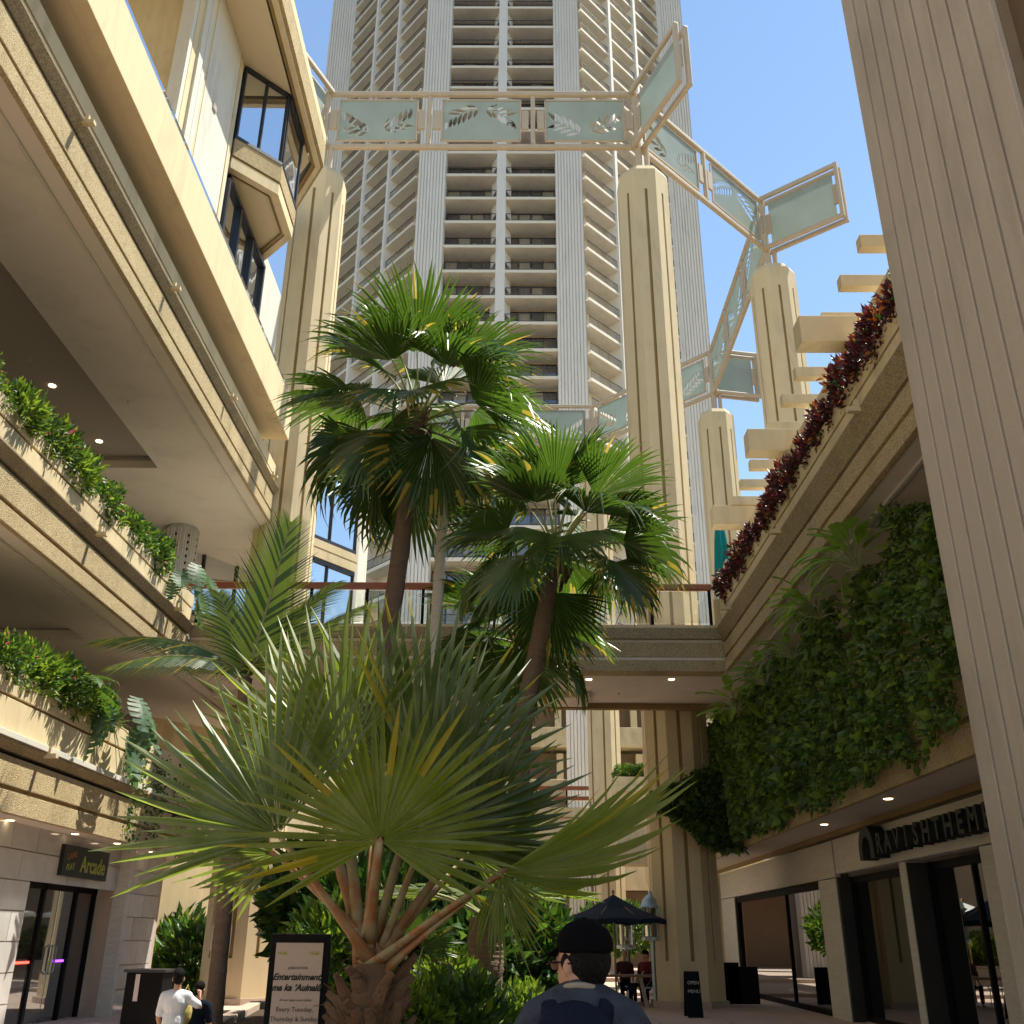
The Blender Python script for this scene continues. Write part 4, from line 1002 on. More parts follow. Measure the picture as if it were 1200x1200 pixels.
fan_palm('tall fan palm with the highest crown, its slim trunk rising left of centre', 'fan palms in the courtyard', at(490, 488, Y=YA), (at(455, 760, Y=YA).x - .5, YA, 0), at(470, 640, Y=YA), .165, 24, 1.35, 1.72, 11, el0=84, el1=-42)
YB = 15.0
fan_palm('second fan palm with a dark curved trunk and yellow tipped fronds right of centre', 'fan palms in the courtyard', at(652, 640, Y=YB), (at(600, 900, Y=YB).x - .12, YB, 0), at(612, 850, Y=YB), .15, 21, 1.0, 1.28, 23, el0=84, el1=-26)
YC = 19.0
fan_palm('short fan palm with a bright green crown in front of the footbridge fascia', 'fan palms in the courtyard', at(608, 742, Y=YC), (at(600, 900, Y=YC).x, YC, 0), at(606, 850, Y=YC), .12, 16, .8, 1.4, 31, el0=75, el1=-35)
sl = thing('slender_palm_trunk', (at(500, 900, Y=18).x, 18, 0), 'slender pale grey palm trunk ringed with scars between the two tall fan palms', 'palm tree')
trunk(sl, [(at(500, 900, Y=18).x, 18, 0), at(508, 780, Y=18), at(518, 620, Y=18), at(522, 560, Y=18)], [.14, .12, .10, .09], 'stone')
random.seed(5)
for i in range(8):
    a = i * .8; C = at(522, 560, Y=18); d = Vector((math.cos(a), math.sin(a), .25)).normalized()
    add_frond(sl, FANS[i % 3], C + d * .7, d - Vector((0, 0, .5)), (0, 0, 1), C, M['petg'], pw=.022, scale=.95)

# ---- silver fan palm in the foreground
random.seed(41)
BP = thing('silver_fan_palm', (at(436, 1195, Y=7.6).x, 7.6, 0), 'big silvery fan palm with orange brown leaf stalks filling the centre foreground', 'palm tree')
BC = at(438, 1120, Y=7.6)
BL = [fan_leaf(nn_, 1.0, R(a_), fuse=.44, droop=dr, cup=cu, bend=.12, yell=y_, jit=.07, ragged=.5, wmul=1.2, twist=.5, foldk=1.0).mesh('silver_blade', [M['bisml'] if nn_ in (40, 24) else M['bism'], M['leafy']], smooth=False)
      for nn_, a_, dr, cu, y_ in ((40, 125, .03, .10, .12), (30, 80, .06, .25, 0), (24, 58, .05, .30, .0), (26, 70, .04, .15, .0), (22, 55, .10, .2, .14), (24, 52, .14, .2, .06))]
view = (CAM - BC).normalized()
def bfr(px, py, Y, ax, ay, az, R_, v, roll=0, tilt=(0, 0, 0), lab=None):
    hub = at(px, py, Y=Y); nrm = (CAM - hub).normalized() * -1 + Vector(tilt)
    nrm = -nrm
    add_frond(BP, BL[v], hub, (ax, ay, az), nrm, BC + Vector((U(-.08, .08), U(-.08, .08), U(-.12, .02))), M['petiole'], pw=.042, scale=R_, sag=.03, label=lab)
bfr(445, 985, 7.0, .02, .12, 1, 1.12, 0, tilt=(0, 0, .25))
bfr(326, 978, 7.2, -.62, .1, 1, 1.42, 1, tilt=(.2, 0, .3))
bfr(400, 905, 8.0, -.30, .15, 1, 1.55, 2, tilt=(.1, 0, .2))
bfr(450, 900, 8.3, .04, .2, 1, 1.60, 3, tilt=(0, 0, .2))
bfr(490, 925, 8.1, .42, .15, 1, 1.70, 4, tilt=(-.1, 0, .2), lab='frond with a long yellow segment')
bfr(370, 930, 8.7, -.65, .2, .85, 1.5, 2, tilt=(.1, 0, .2))
bfr(500, 975, 7.9, .66, .15, .75, 1.50, 3, tilt=(-.1, 0, .5))
bfr(587, 1022, 7.2, 1.0, .05, .30, 1.50, 5, tilt=(-.1, 0, 2.8))
bfr(588, 1024, 7.15, .25, -.2, -1, .62, 5, tilt=(.3, 0, 1.0))
bfr(545, 985, 8.2, .8, .1, .6, 1.05, 3, tilt=(-.1, 0, .8))
bfr(322, 1000, 7.9, -1, .1, .22, 1.0, 3, tilt=(0, 0, .9))
bfr(550, 1000, 8.6, 1, .3, .35, 1.0, 3, tilt=(0, 0, 1.2))
bfr(440, 940, 9.0, .2, .3, .9, 1.5, 1, tilt=(0, 0, .3))
trunk(BP, [(BC.x, 7.6, 0), (BC.x, 7.6, .8), BC - Vector((0, 0, .05))], [.17, .18, .14], 'boot')
random.seed(3)
for i in range(64):
    a = i * 2.4 + U(-.25, .25); z = .15 + 1.12 * i / 64 + U(-.05, .05)
    d = Vector((math.cos(a), math.sin(a), 0)); p = Vector((BC.x, 7.6, z)) + d * .13; sd = Vector((-d.y, d.x, 0)) * U(-.06, .06)
    L_ = U(.13, .24); q = MB()
    q.tube([p, p + d * L_ * .30 + Vector((0, 0, L_ * .35)) + sd, p + d * L_ * .55 + Vector((0, 0, L_ * .8)) + sd * 2, p + d * L_ * U(.6, 1.0) + Vector((0, 0, L_ * 1.1)) + sd * 3], [.055, .05, .035, U(.012, .03)], 7, .45)
    for k in range(3):
        f0 = p + d * .03 + Vector((U(-.05, .05), U(-.05, .05), U(0, .1))); q.tube([f0, f0 + d * U(.05, .2) + Vector((U(-.06, .06), U(-.06, .06), U(-.1, .15)))], [.006, .002], 3)
    q.build('leaf_base', M['boot'], BP)

# ---- feather palm on the left
def feather(L, n, wd, droop=.35, ang=55, ldroop=.3, yell=0):
    q = MB(); pts = []
    for i in range(13):
        t = i / 12; pts.append(Vector((0, L * (t - .12 * droop * t * t), -droop * L * t * t * .8)))
    for i in range(n):
        t = .06 + .94 * i / n; k = min(int(t * 12), 11); p = pts[k].lerp(pts[k + 1], t * 12 - k); dr = (pts[k + 1] - pts[k]).normalized()
        ll = wd * (math.sin(math.pi * (t * .86 + .1)) ** .6) * U(.9, 1.08)
        for s_ in (-1, 1):
            a = R(ang * (1 - .55 * t)); side = Vector((s_, 0, 0)) * math.sin(a) + dr * math.cos(a); side.z += .12; dn = Vector((0, 0, -1))
            q.k = 1 if yell and rnd() < yell else 0
            rows = []
            for u in (0, .35, .7, 1):
                c = p + side * ll * u + dn * ldroop * ll * u * u; hw = .014 * L * (1 - u) ** .7 + .001
                rows.append((c - dr * hw, c + dr * hw))
            for k2 in range(3):
                a_, b_ = rows[k2], rows[k2 + 1]; q.face([a_[0], a_[1], b_[1], b_[0]])
    q.k = 2; q.tube(pts, [.025 * (1 - .8 * i / 12) * L / 2 for i in range(13)], 5)
    return q
FP_ = thing('feather_palm', (at(285, 830, Y=14).x, 14, 0), 'feather leaved palm with arching fronds in front of the left terraces', 'palm tree')
FC = at(288, 795, Y=14)
trunk(FP_, [(FC.x + .1, 14, 0), (FC.x + .05, 14, 3), FC], [.12, .1, .09])
random.seed(8)
FM = [feather(1, 46, .34, .15, 50, .25, .55).mesh('feather_blade', [M['leaf'], M['leafb'], M['petg']]), feather(1, 46, .28, .75, 60, .8, .25).mesh('feather_blade', [M['palm'], M['leafy'], M['petg']])]
for (tx, ty, dY, L_, v, nz) in ((352, 585, .2, 2.75, 0, (.5, -1, .2)), (185, 740, -.6, 1.95, 1, (0, -.4, 1)), (200, 770, -1.0, 1.7, 1, (0, -.6, 1)), (412, 700, .3, 2.1, 0, (0, -.5, 1)), (395, 650, .8, 2.2, 0, (-.2, -.6, .8)),
                               (250, 640, 1.2, 2.2, 0, (.3, -.7, .4)), (330, 720, -1.4, 1.5, 1, (0, -.2, 1)), (300, 690, 1.6, 1.9, 0, (0, -.6, .8))):
    e = at(tx, ty, Y=14 + dY); ax = (e - FC); inst(FM[v], 'frond', FP_, FC, frame_from(ax + (Vector((0, 0, .35 * L_)) if v else Vector()), nz), L_)

# ---- small leafy plants
def leafblob(n, rx, ry, rz, ls, slots=(1.0,), shell=.5, up=.3, seed=0, stems=0, wide=.42, bias=None):
    """a shrub crown as many folded leaf blades; slots = cumulative probabilities of the material slots"""
    random.seed(seed); q = MB()
    for i in range(n):
        while True:
            p = Vector((U(-1, 1), U(-1, 1), U(-1, 1)))
            if p.length <= 1 and (rnd() > shell or p.length > .6): break
        lump = 1 + .35 * noise.noise(p * 2.1 + Vector((seed, 0, 0)))
        c = Vector((p.x * rx, p.y * ry, p.z * rz)) * lump
        d = (p.normalized() + Vector((U(-1, 1), U(-1, 1), U(-1, 1))) * .75 + Vector((0, 0, up))).normalized()
        s_ = d.orthogonal().normalized(); s_ = (Matrix.Rotation(U(0, 6.28), 3, d) @ s_); nn = d.cross(s_)
        L_ = ls * U(.6, 1.3); w_ = L_ * wide; x = rnd(); q.k = next(k for k, v in enumerate(slots) if x <= v)
        tip = c + d * L_ - nn * L_ * .25 * rnd(); m_ = c + d * L_ * .5
        b = len(q.v); q.v += [c, m_ + s_ * w_ * .5 + nn * L_ * .06, tip, m_ - s_ * w_ * .5 + nn * L_ * .06, m_]
        q.f += [(b, b + 1, b + 4), (b + 1, b + 2, b + 4), (b, b + 4, b + 3), (b + 4, b + 2, b + 3)]; q.mi += [q.k] * 4
    return q
def monstera(seed, n=7, S=.5):
    """rosette of split leaves"""
    random.seed(seed); out = []
    q = MB()
    pts = [(0, -.15)]
    for s_ in (1, -1):
        side = []
        for k in range(7):
            y = -.12 + k * .16; r = .42 * math.sin(math.pi * min(1, (k + 1.2) / 8.2)) ** .7
            side += [(s_ * r, y + .02), (s_ * r * .95, y + .11), (s_ * r * .45, y + .12)]
        if s_ == 1: A_ = side
        else: B_ = side
    for side in (A_, B_):
        prev = (0, -.1)
        for k in range(0, len(side), 3):
            a, b, c = side[k:k + 3]; y0 = prev[1]
            f = lambda p: Vector((p[0], p[1] - abs(p[0]) * .25, -.35 * p[0] * p[0] - .35 * max(0, p[1]) ** 2))
            m0, m1 = Vector((0, y0, -.35 * max(0, y0) ** 2)), Vector((0, c[1], -.35 * max(0, c[1]) ** 2))
            q.face([m0, f(a), f(b), f(c)]); q.face([m0, f(c), m1]); prev = (0, c[1])
    q.face([(-.15, .98, -.3), (0, 1.15, -.55), (.15, .98, -.3), (0, .85, -.25)])
    return q
MONS = monstera(1).mesh('split_leaf', M['leaf'])
MONSD = monstera(1).mesh('split_leaf', mat('leaf_blue_green', (.08, .14, .08), rough=.5, spec=.3, vary=.25, vscale=3, obj=.2, trans=.25, tcol=(.15, .3, .1)))
def big_leaf_plant(p, n, S, label, group=None, me=MONS, seed=1, hang=0, name='split_leaf_plant', cat='plant'):
    random.seed(seed); t = thing(name, p, label, cat, group)
    for i in range(n):
        a = i * 2.4 + U(-.3, .3); el = R(U(15, 70)) if not hang else R(U(-25, 50)); d = Vector((math.cos(a) * math.cos(el), math.sin(a) * math.cos(el), math.sin(el)))
        L_ = S * U(.8, 1.5); hub = Vector(p) + d * L_; el2 = el - R(50 + hang * 30); ax = Vector((math.cos(a) * math.cos(el2), math.sin(a) * math.cos(el2), math.sin(el2)))
        o = inst(me, 'leaf', t, hub, frame_from(ax, Vector((-d.x * .3, -d.y * .3, 1))), S * U(.75, 1.1))
        q = MB(); q.tube([p, Vector(p).lerp(hub, .5) + Vector((0, 0, .08 * L_)), hub], [.014, .011, .008], 5); q.build('stalk', M['petg'], t)
    return t
gm = [M['leaf'], M['leafl'], M['leafd'], M['pink']]
SH_ = [leafblob(1500, .42, .5, .42, .13, (.5, .7, .985, 1.0), seed=s, shell=.4).mesh('shrub_foliage', gm) for s in (1, 2)] + \
      [leafblob(1200, .45, .55, .38, .20, (.45, .92, 1.0), seed=3, wide=.28, up=.5).mesh('shrub_foliage', gm), leafblob(1500, .40, .5, .5,   .11, (.5, .8, .975, 1.0), seed=4, shell=.4).mesh('shrub_foliage', gm)]
stemm = MB()
for i in range(7): a = i * .9; stemm.tube([(0, 0, -.45), (.1 * math.cos(a), .1 * math.sin(a), -.1), (.3 * math.cos(a), .3 * math.sin(a), .2)], [.015, .012, .006], 5)
stemm = stemm.mesh('stem', M['stem'])
def row(y0, y1, X, z, n, where, sc0=1.0, grp=None, kinds=(0, 1, 2, 3), jx=.1):
    desc = {0: 'leafy shrub with small mid green leaves', 1: 'rounded bright green shrub', 2: 'spiky strap leaved clump', 3: 'flowering shrub dotted with pink blooms'}
    for i in range(n):
        k = kinds[i % len(kinds)]; y = y0 + (y1 - y0) * (i + .5) / n
        o_ = ('nearest', 'second', 'third', 'fourth', 'fifth', 'sixth', 'seventh', 'eighth', 'ninth', 'tenth', 'eleventh', 'twelfth', 'thirteenth', 'fourteenth', 'fifteenth', 'sixteenth', 'seventeenth', 'eighteenth')[i]
        t = thing('planter_shrub', (X + U(-jx, jx), y, z), f'{desc[k]}, {o_} {where}', 'shrub', grp)
        s_ = sc0 * U(.7, 1.32)
        o = inst(SH_[k], 'foliage', t, t.location + Vector((0, 0, .3 * s_)), Matrix.Rotation(U(0, 6.28), 3, 'Z'), s_)
        inst(stemm, 'stem', t, t.location + Vector((0, 0, .35)), None, s_)
random.seed(77)
row(12.4, 21.6, -8.35, 9.15, 13, 'in the upper left planter', .95, 'shrubs spilling over the upper left planter', (3, 3, 2, 3, 0, 2, 3, 1, 2, 0, 1, 1, 0))
row(15.2, 20.6, -8.5, 5.42, 8, 'in the lower left planter', .88, 'shrubs spilling over the lower left planter', (0, 3, 2, 0, 2, 1, 0, 1))
big_leaf_plant((-8.1, 22.1, 9.25), 14, .62, 'split leaf plant trailing over the far end of the upper left planter beside the handrail', me=MONSD, seed=4, hang=1)
big_leaf_plant((-8.2, 20.0, 5.55), 16, .72, 'large blue green split leaf plant hanging over the lower left planter', me=MONSD, seed=9, hang=1)
big_leaf_plant((-8.3, 18.2, 5.6), 12, .5, 'mid green split leaf plant standing among the lower left planter shrubs', me=MONS, seed=12)
# creeper on the far end of the lower left parapet
random.seed(12); q = MB()
for s_ in range(46):
    p = Vector((-8.17, U(20.9, 25.4), U(5.1, 5.6)));
    L_ = U(.5, 2.1); n_ = int(L_ / .07); 
    for i in range(n_):
        p = p + Vector((0, U(-.04, .04), -.07)); sx_ = .16 if 4.25 < p.z < 4.62 else .03
        c = Vector((-8.2 + sx_ + U(0, .08), p.y + U(-.06, .06), p.z)); d = Vector((U(-.2, .6), U(-1, 1), U(-1, .3))).normalized(); s2 = d.orthogonal().normalized(); l_ = U(.05, .12); q.k = 0 if rnd() < .7 else 1
        q.face([c, c + d * l_ * .5 + s2 * l_ * .35, c + d * l_, c + d * l_ * .5 - s2 * l_ * .35])
tag(q.build('creeper', [M['leafd'], M['leafl']]), 'dark creeper trailing down the far end of the lower left parapet', 'creeper', kind='stuff')
# croton hedge on the right planter
random.seed(21)
CR = [leafblob(1300, .36, .42, .40, .13, (.86, .94, 1.0), seed=s, wide=.4, up=.5).mesh('croton_foliage', [M['red'], M['orange'], M['leafd']]) for s in (31, 32, 33)]
for i in range(17):
    y = 11.0 + i * .72; o_ = ('nearest', 'second', 'third', 'fourth', 'fifth', 'sixth', 'seventh', 'eighth', 'ninth', 'tenth', 'eleventh', 'twelfth', 'thirteenth', 'fourteenth', 'fifteenth', 'sixteenth', 'farthest')[i]
    t = thing('croton_bush', (5.22 + U(-.06, .06), y, 9.2), f'dark red croton bush, {o_} along the upper right planter', 'shrub', 'dark red crotons along the upper right planter')
    s_ = U(.8, 1.15) * (1.15 if i < 3 else .95)
    inst(CR[i % 3], 'foliage', t, t.location + Vector((0, 0, .26 * s_)), Matrix.Rotation(U(0, 6.28), 3, 'Z'), s_)
    inst(stemm, 'stem', t, t.location + Vector((0, 0, .3)), None, s_ * .8)
# hanging green wall on the right, level two
random.seed(51)
q = MB()
for i in range(42000):
    y = U(11.5, 33.2); v = rnd() ** .9; lowz = 3.98 + .45 * noise.noise(Vector((y * .55, 0, 0))) - .25 * noise.noise(Vector((y * 2.1, 3, 0)))
    if y < 14.5: lowz += (14.5 - y) * .12
    topz = 7.2 + .3 * noise.noise(Vector((y * .8, 9, 0)))
    z = lowz + (topz - lowz) * v
    gap = noise.noise(Vector((y * .9, z * .8, 7)))
    if gap > .33 and y < 17: continue
    bulge = .30 + .32 * noise.noise(Vector((y * .8, z * 1.1, 2))) + .2 * noise.noise(Vector((y * 2.6, z * 2.6, 5)))
    x = 5.83 - max(.04, bulge) * U(.35, 1.15) * (1 if z > 4.6 else .7) 
    c = Vector((x, y, z)); d = Vector((U(-1, .1), U(-.9, .9), U(-1.2, .3))).normalized()
    s2 = (Vector((U(-.3, .3), 1, U(-.6, .6)))).cross(d).normalized() if rnd() < .5 else d.orthogonal().normalized(); nn = d.cross(s2)
    L_ = U(.06, .14) * (2.0 if rnd() < .12 else 1.0) * (1.25 if y > 20 else 1); w_ = L_ * .62; x_ = rnd(); q.k = 0 if x_ < .28 else 1 if x_ < .80 else 2 if x_ < .985 else 3
    m_ = c + d * L_ * .45; b = len(q.v); q.v += [c, m_ + s2 * w_ * .5, c + d * L_, m_ - s2 * w_ * .5, m_ - nn * L_ * .1]
    q.f += [(b, b + 1, b + 4), (b + 1, b + 2, b + 4), (b, b + 4, b + 3), (b + 4, b + 2, b + 3)]; q.mi += [q.k] * 4
tag(q.build('ivy_curtain', [M['ivya'], M['ivyb'], M['ivyc'], M['leafb']]), 'dense dark green ivy hanging over the right hand parapet above the boutique', 'ivy', kind='stuff')
random.seed(52); q = MB()
for i in range(7000):
    x = U(3.55, 5.9); k_ = (x - 3.55) / 2.35; zb_ = 4.9 - 1.15 * min(1, k_ * 1.5) + .2 * noise.noise(Vector((x * 2, 1, 0))); zt2 = 5.1 + 1.2 * k_ + .25 * noise.noise(Vector((x * 1.7, 5, 0)))
    c = Vector((x, 26.85 - U(0, .45) * (.4 + .6 * noise.noise(Vector((x * 1.4, i % 97 * .05, 2)))), U(zb_, zt2))); d = Vector((U(-.8, .6), U(-1, -.1), U(-1.1, .3))).normalized(); s2 = d.orthogonal().normalized(); s2 = Matrix.Rotation(U(0, 6.28), 3, d) @ s2; nn = d.cross(s2)
    L_ = U(.08, .2) * (1.7 if rnd() < .1 else 1); w_ = L_ * .62; x_ = rnd(); q.k = 0 if x_ < .45 else 1 if x_ < .92 else 2; m_ = c + d * L_ * .45; b = len(q.v); q.v += [c, m_ + s2 * w_ * .5, c + d * L_, m_ - s2 * w_ * .5, m_ - nn * L_ * .1]
    q.f += [(b, b + 1, b + 4), (b + 1, b + 2, b + 4), (b, b + 4, b + 3), (b + 4, b + 2, b + 3)]; q.mi += [q.k] * 4
tag(q.build('ivy_curtain', [M['ivya'], M['ivyb'], M['ivyc']]), 'tapering tail of dark ivy hanging in front of the corner column', 'ivy', kind='stuff')
def fern_leaf():
    q = MB()
    for i in range(11):
        t = i / 10; y = .1 + t * .9; L_ = .34 * math.sin(math.pi * (t * .85 + .12)) ** .7
        for s_ in (-1, 1):
            a = R(60 - 30 * t); e = Vector((s_ * math.sin(a) * L_, y + math.cos(a) * L_, -.35 * y * y - .25 * L_)); c = Vector((0, y, -.3 * y * y)); h = Vector((0, .085, 0)); m_ = c.lerp(e, .55)
            q.face([c - h * .4, m_ - h * .9 + Vector((0, 0, .02)), e, m_ + h * .6 + Vector((0, 0, .02)), c + h * .4])
    q.tube([(0, 0, 0), (0, .5, -.06), (0, 1, -.3)], [.012, .009, .003], 5); return q
FERN = fern_leaf().mesh('lobed_leaf', M['leafb']); FERND = fern_leaf().mesh('lobed_leaf', M['ivyc'])
def philo(p, n, S, label, me, seed):
    random.seed(seed); t = thing('philodendron', p, label, 'plant', 'lobed philodendrons on top of the green wall')
    for i in range(n):
        a = U(R(90), R(290)) if rnd() < .75 else U(0, 6.28); el = R(U(10, 65)); d = Vector((math.cos(a) * math.cos(el), math.sin(a) * math.cos(el), math.sin(el)))
        L_ = S * U(.45, 1.1); hub = Vector(p) + d * L_; el2 = el - R(U(15, 55)); ax = Vector((math.cos(a) * math.cos(el2), math.sin(a) * math.cos(el2), math.sin(el2)))
        inst(me if rnd() < .8 else FERND, 'leaf', t, hub, frame_from(ax, Vector((-d.x * .3 - .5, -d.y * .3 - .4, 1))), S * U(.6, .95))
        q = MB(); q.tube([p, Vector(p).lerp(hub, .5) + Vector((0, 0, .06 * L_)), hub], [.014, .011, .008], 5); q.build('stalk', M['petg'], t)
philo((5.15, 14.0, 6.75), 30, .62, 'tall lime green philodendron at the near end of the green wall beside the ribbed pillar', FERN, 1)
philo((5.1, 16.0, 6.6), 32, .6, 'lime green philodendron reaching over the green wall, second from the ribbed pillar', FERN, 2)
philo((5.2, 18.2, 6.5), 22, .5, 'dark philodendron in the middle of the green wall top', FERND, 3)
philo((5.2, 20.4, 6.5), 22, .5, 'mid green philodendron right of the bright far one on the green wall', FERND, 5)
philo((5.15, 22.9, 6.45), 26, .6, 'bright philodendron at the far end of the green wall under the footbridge corner', FERN, 4)
big_leaf_plant((5.4, 30.6, 5.9), 12, .55, 'dark broad leaved plant at the far end of the green wall beside the column', me=MONS, seed=3, hang=1, name='broad_leaf_plant')

# ---- ground beds and understory
BED = thing('planting_bed', (-.2, 12, 0), 'low kerbed planting bed holding the palms in the middle of the courtyard', 'planter')
bedp = [(-1.9, 5.6), (1.2, 5.6), (2.0, 7.5), (2.2, 22), (-5.2, 22), (-4.0, 12), (-2.6, 7.5)]
MB().prism(bedp, 0, .3).build('soil', M['soil'], BED)
for i in range(len(bedp)):
    a, b = bedp[i], bedp[(i + 1) % len(bedp)]; MB().bar((a[0], a[1], .21), (b[0], b[1], .21), .25, .42).build('kerb', M['kerb'], BED, bevel=.02)
UG = [leafblob(1100, .55, .55, .55, .24, (.30, .34, 1.0), seed=61, wide=.40, up=.4).mesh('shrub_foliage', gm), leafblob(900, .6, .6, .6, .30, (.35, .50, 1.0), seed=62, wide=.34, up=.6).mesh('shrub_foliage', gm), leafblob(1300, .55, .55, .5, .17, (.5, .85, 1.0), seed=63, up=.4).mesh('shrub_foliage', gm)]
UG.append(leafblob(1500, .55, .55, .5, .15, (.25, .85, .92, 1.0), seed=64, up=.5).mesh('shrub_foliage', [M['leaf'], M['leafl'], M['leafd'], M['leafb']]))  # mostly bright leaves: sunlight on the near bushes is put into the mix
random.seed(90)
ug = [(525, 1140, 9.5, 3, 'lime leaved bush right of the silver palm trunk'), (490, 1185, 8.2, 3, 'small leaved lime bush at the foot of the silver palm'), (618, 1100, 13.0, 0, 'dark broad leaved bush under the right hand frond'),
      (560, 1110, 12.5, 0, 'dark bush behind the second palm trunk'), (612, 1185, 9.0, 3, 'fresh green bush beside the man in the black cap'), (505, 1085, 13, 1, 'tall strappy bush behind the silver palm stalks'),
      (470, 1100, 14.5, 0, 'deep green shrub in the middle of the bed'), (560, 1070, 16, 0, 'shadowed shrub under the drooping silver frond'), (420, 1070, 16.5, 0, 'dark shrub behind the silver palm crown'),
      (370, 1050, 17, 0, 'dark shrub right of the left octagonal column'), (540, 1190, 8.4, 1, 'broad leaved lime bush at the bottom of the picture'), (600, 1085, 13.5, 0, 'dark shrub left of the far paving'),
       (390, 1100, 12.5, 2, 'fine leaved bush behind the poster stand'), (500, 1030, 18.5, 0, 'tall shadowed shrub in the middle distance'), (430, 1020, 19.5, 0, 'tall dark shrub left of the middle of the bed')]
for px, py, Y, k, lab in ug:
    p = at(px, py, Y=Y); zz = max(.75, p.z - .1); t = thing('understory_bush', (p.x, Y, .3), lab, 'bush')
    s_ = .62 if Y < 11 else .85 if Y < 15 else 1.25
    inst(UG[k], 'foliage', t, (p.x, Y, max(.7, zz)), Matrix.Rotation(U(0, 6.28), 3, 'Z'), s_ * (.9 if Y < 10 else 1.15))
    MB().tube([(p.x, Y, .3), (p.x, Y, max(.7, zz))], .05, 6).build('stem', M['stem'], t)
p = at(470, 1095, Y=9.2); random.seed(14)
fs = thing('young_fan_palm', (p.x, 9.2, .3), 'small bright yellow green fan palm seedling behind the silver palm stalks', 'palm tree')
for (a_, e_) in ((.4, .7), (1.3, 1.1), (2.4, .8), (5.6, .6)):
    d = Vector((math.cos(a_), -.3, math.sin(e_))).normalized(); add_frond(fs, FANS[2], Vector((p.x, 9.2, p.z - .25)) + d * .25, d, (0, -1, .4), (p.x, 9.2, .3), M['petg'], pw=.012, scale=.33)
# low trunk seen right of centre in the bed
lt = thing('cut_palm_trunk', (at(568, 1130, Y=10.5).x, 10.5, .3), 'thick brown fibrous palm trunk standing in the bed right of the silver palm', 'palm tree')
p = at(568, 1075, Y=10.5); trunk(lt, [(p.x, 10.5, .3), (p.x, 10.5, 1.4), (p.x + .02, 10.5, p.z)], [.2, .19, .17], rings=False); 
random.seed(2)
for i in range(9):
    a = i * .75; d = Vector((math.cos(a), math.sin(a), .35)).normalized(); add_frond(lt, BL[1], p + d * .6, d - Vector((0, 0, .35)), (0, 0, 1), p, M['petg'], pw=.02, scale=.62)
# plants left behind the arcade corner, far planter shrubs
random.seed(15)
for i, (px, py, Y, k) in enumerate(((205, 1110, 31, 1), (190, 1060, 34, 0), (215, 1050, 35, 0), (225, 1130, 29, 1))):
    p = at(px, py, Y=Y); t = thing('courtyard_bush', (p.x, Y, 0), ('strap leaved bush right of the marble shop wall', 'tall dark bush behind the arcade corner', 'dark bush left of the octagonal column top lit by sun', 'glossy bush above the child in white')[i], 'bush')
    inst(UG[k], 'foliage', t, (p.x, Y, p.z), Matrix.Rotation(U(0, 6), 3, 'Z'), 1.5); MB().tube([(p.x, Y, 0), (p.x, Y, p.z)], .06, 6).build('stem', M['stem'], t)
for i in range(5):
    t = thing('far_shrub', (a_x := at(730 + i * 12, 905, Y=45).x, 45.2, 5), f"bright green shrub, {('leftmost', 'second', 'middle', 'fourth', 'rightmost')[i]} in the far planter under the bridge", 'shrub', 'shrubs in the far planter')
    inst(SH_[1], 'foliage', t, (a_x, 45.1, at(740, 908, Y=45).z), Matrix.Rotation(i, 3, 'Z'), 1.0); MB().tube([(a_x, 45.1, at(740, 930, Y=45).z), (a_x, 45.1, at(740, 908, Y=45).z)], .04, 5).build('stem', M['stem'], t)
for i, (px, py, Y) in enumerate(((735, 1100, 36), (700, 1090, 37))):
    p = at(px, py, Y=Y); t = thing('sunlit_tree', (p.x, Y, .13), ('sunlit small tree above the seated people', 'sunlit small tree behind the parasol pole')[i], 'tree')
    inst(UG[2], 'crown', t, (p.x, Y, 1.9), None, 1.5); MB().tube([(p.x, Y, .13), (p.x, Y, 2.2)], .07, 6).build('trunk', M['stem'], t)

fb = thing('far_planting_bed', (-1.5, 42, .26), 'pink kerbed bed of lime bushes far behind the palms', 'planter')
MB().box(-5, 1.2, 41.2, 43.3, .26, .75).build('kerb', M['kerb'], fb, bevel=.03); MB().box(-4.8, 1.0, 41.4, 43.2, .76, .80).build('soil', M['soil'], fb)
for i in range(5):
    t = thing('lime_bush', (-4.3 + i * 1.15, 42.3, .8), f"lime green bush, {('leftmost', 'second', 'middle', 'fourth', 'rightmost')[i]} in the far bed behind the palms", 'bush', 'lime bushes in the far bed')
    inst(UG[3], 'foliage', t, (-4.3 + i * 1.15, 42.3, 1.3), Matrix.Rotation(i, 3, 'Z'), 1.2); MB().tube([(-4.3 + i * 1.15, 42.3, .8), (-4.3 + i * 1.15, 42.3, 1.3)], .04, 5).build('stem', M['stem'], t)

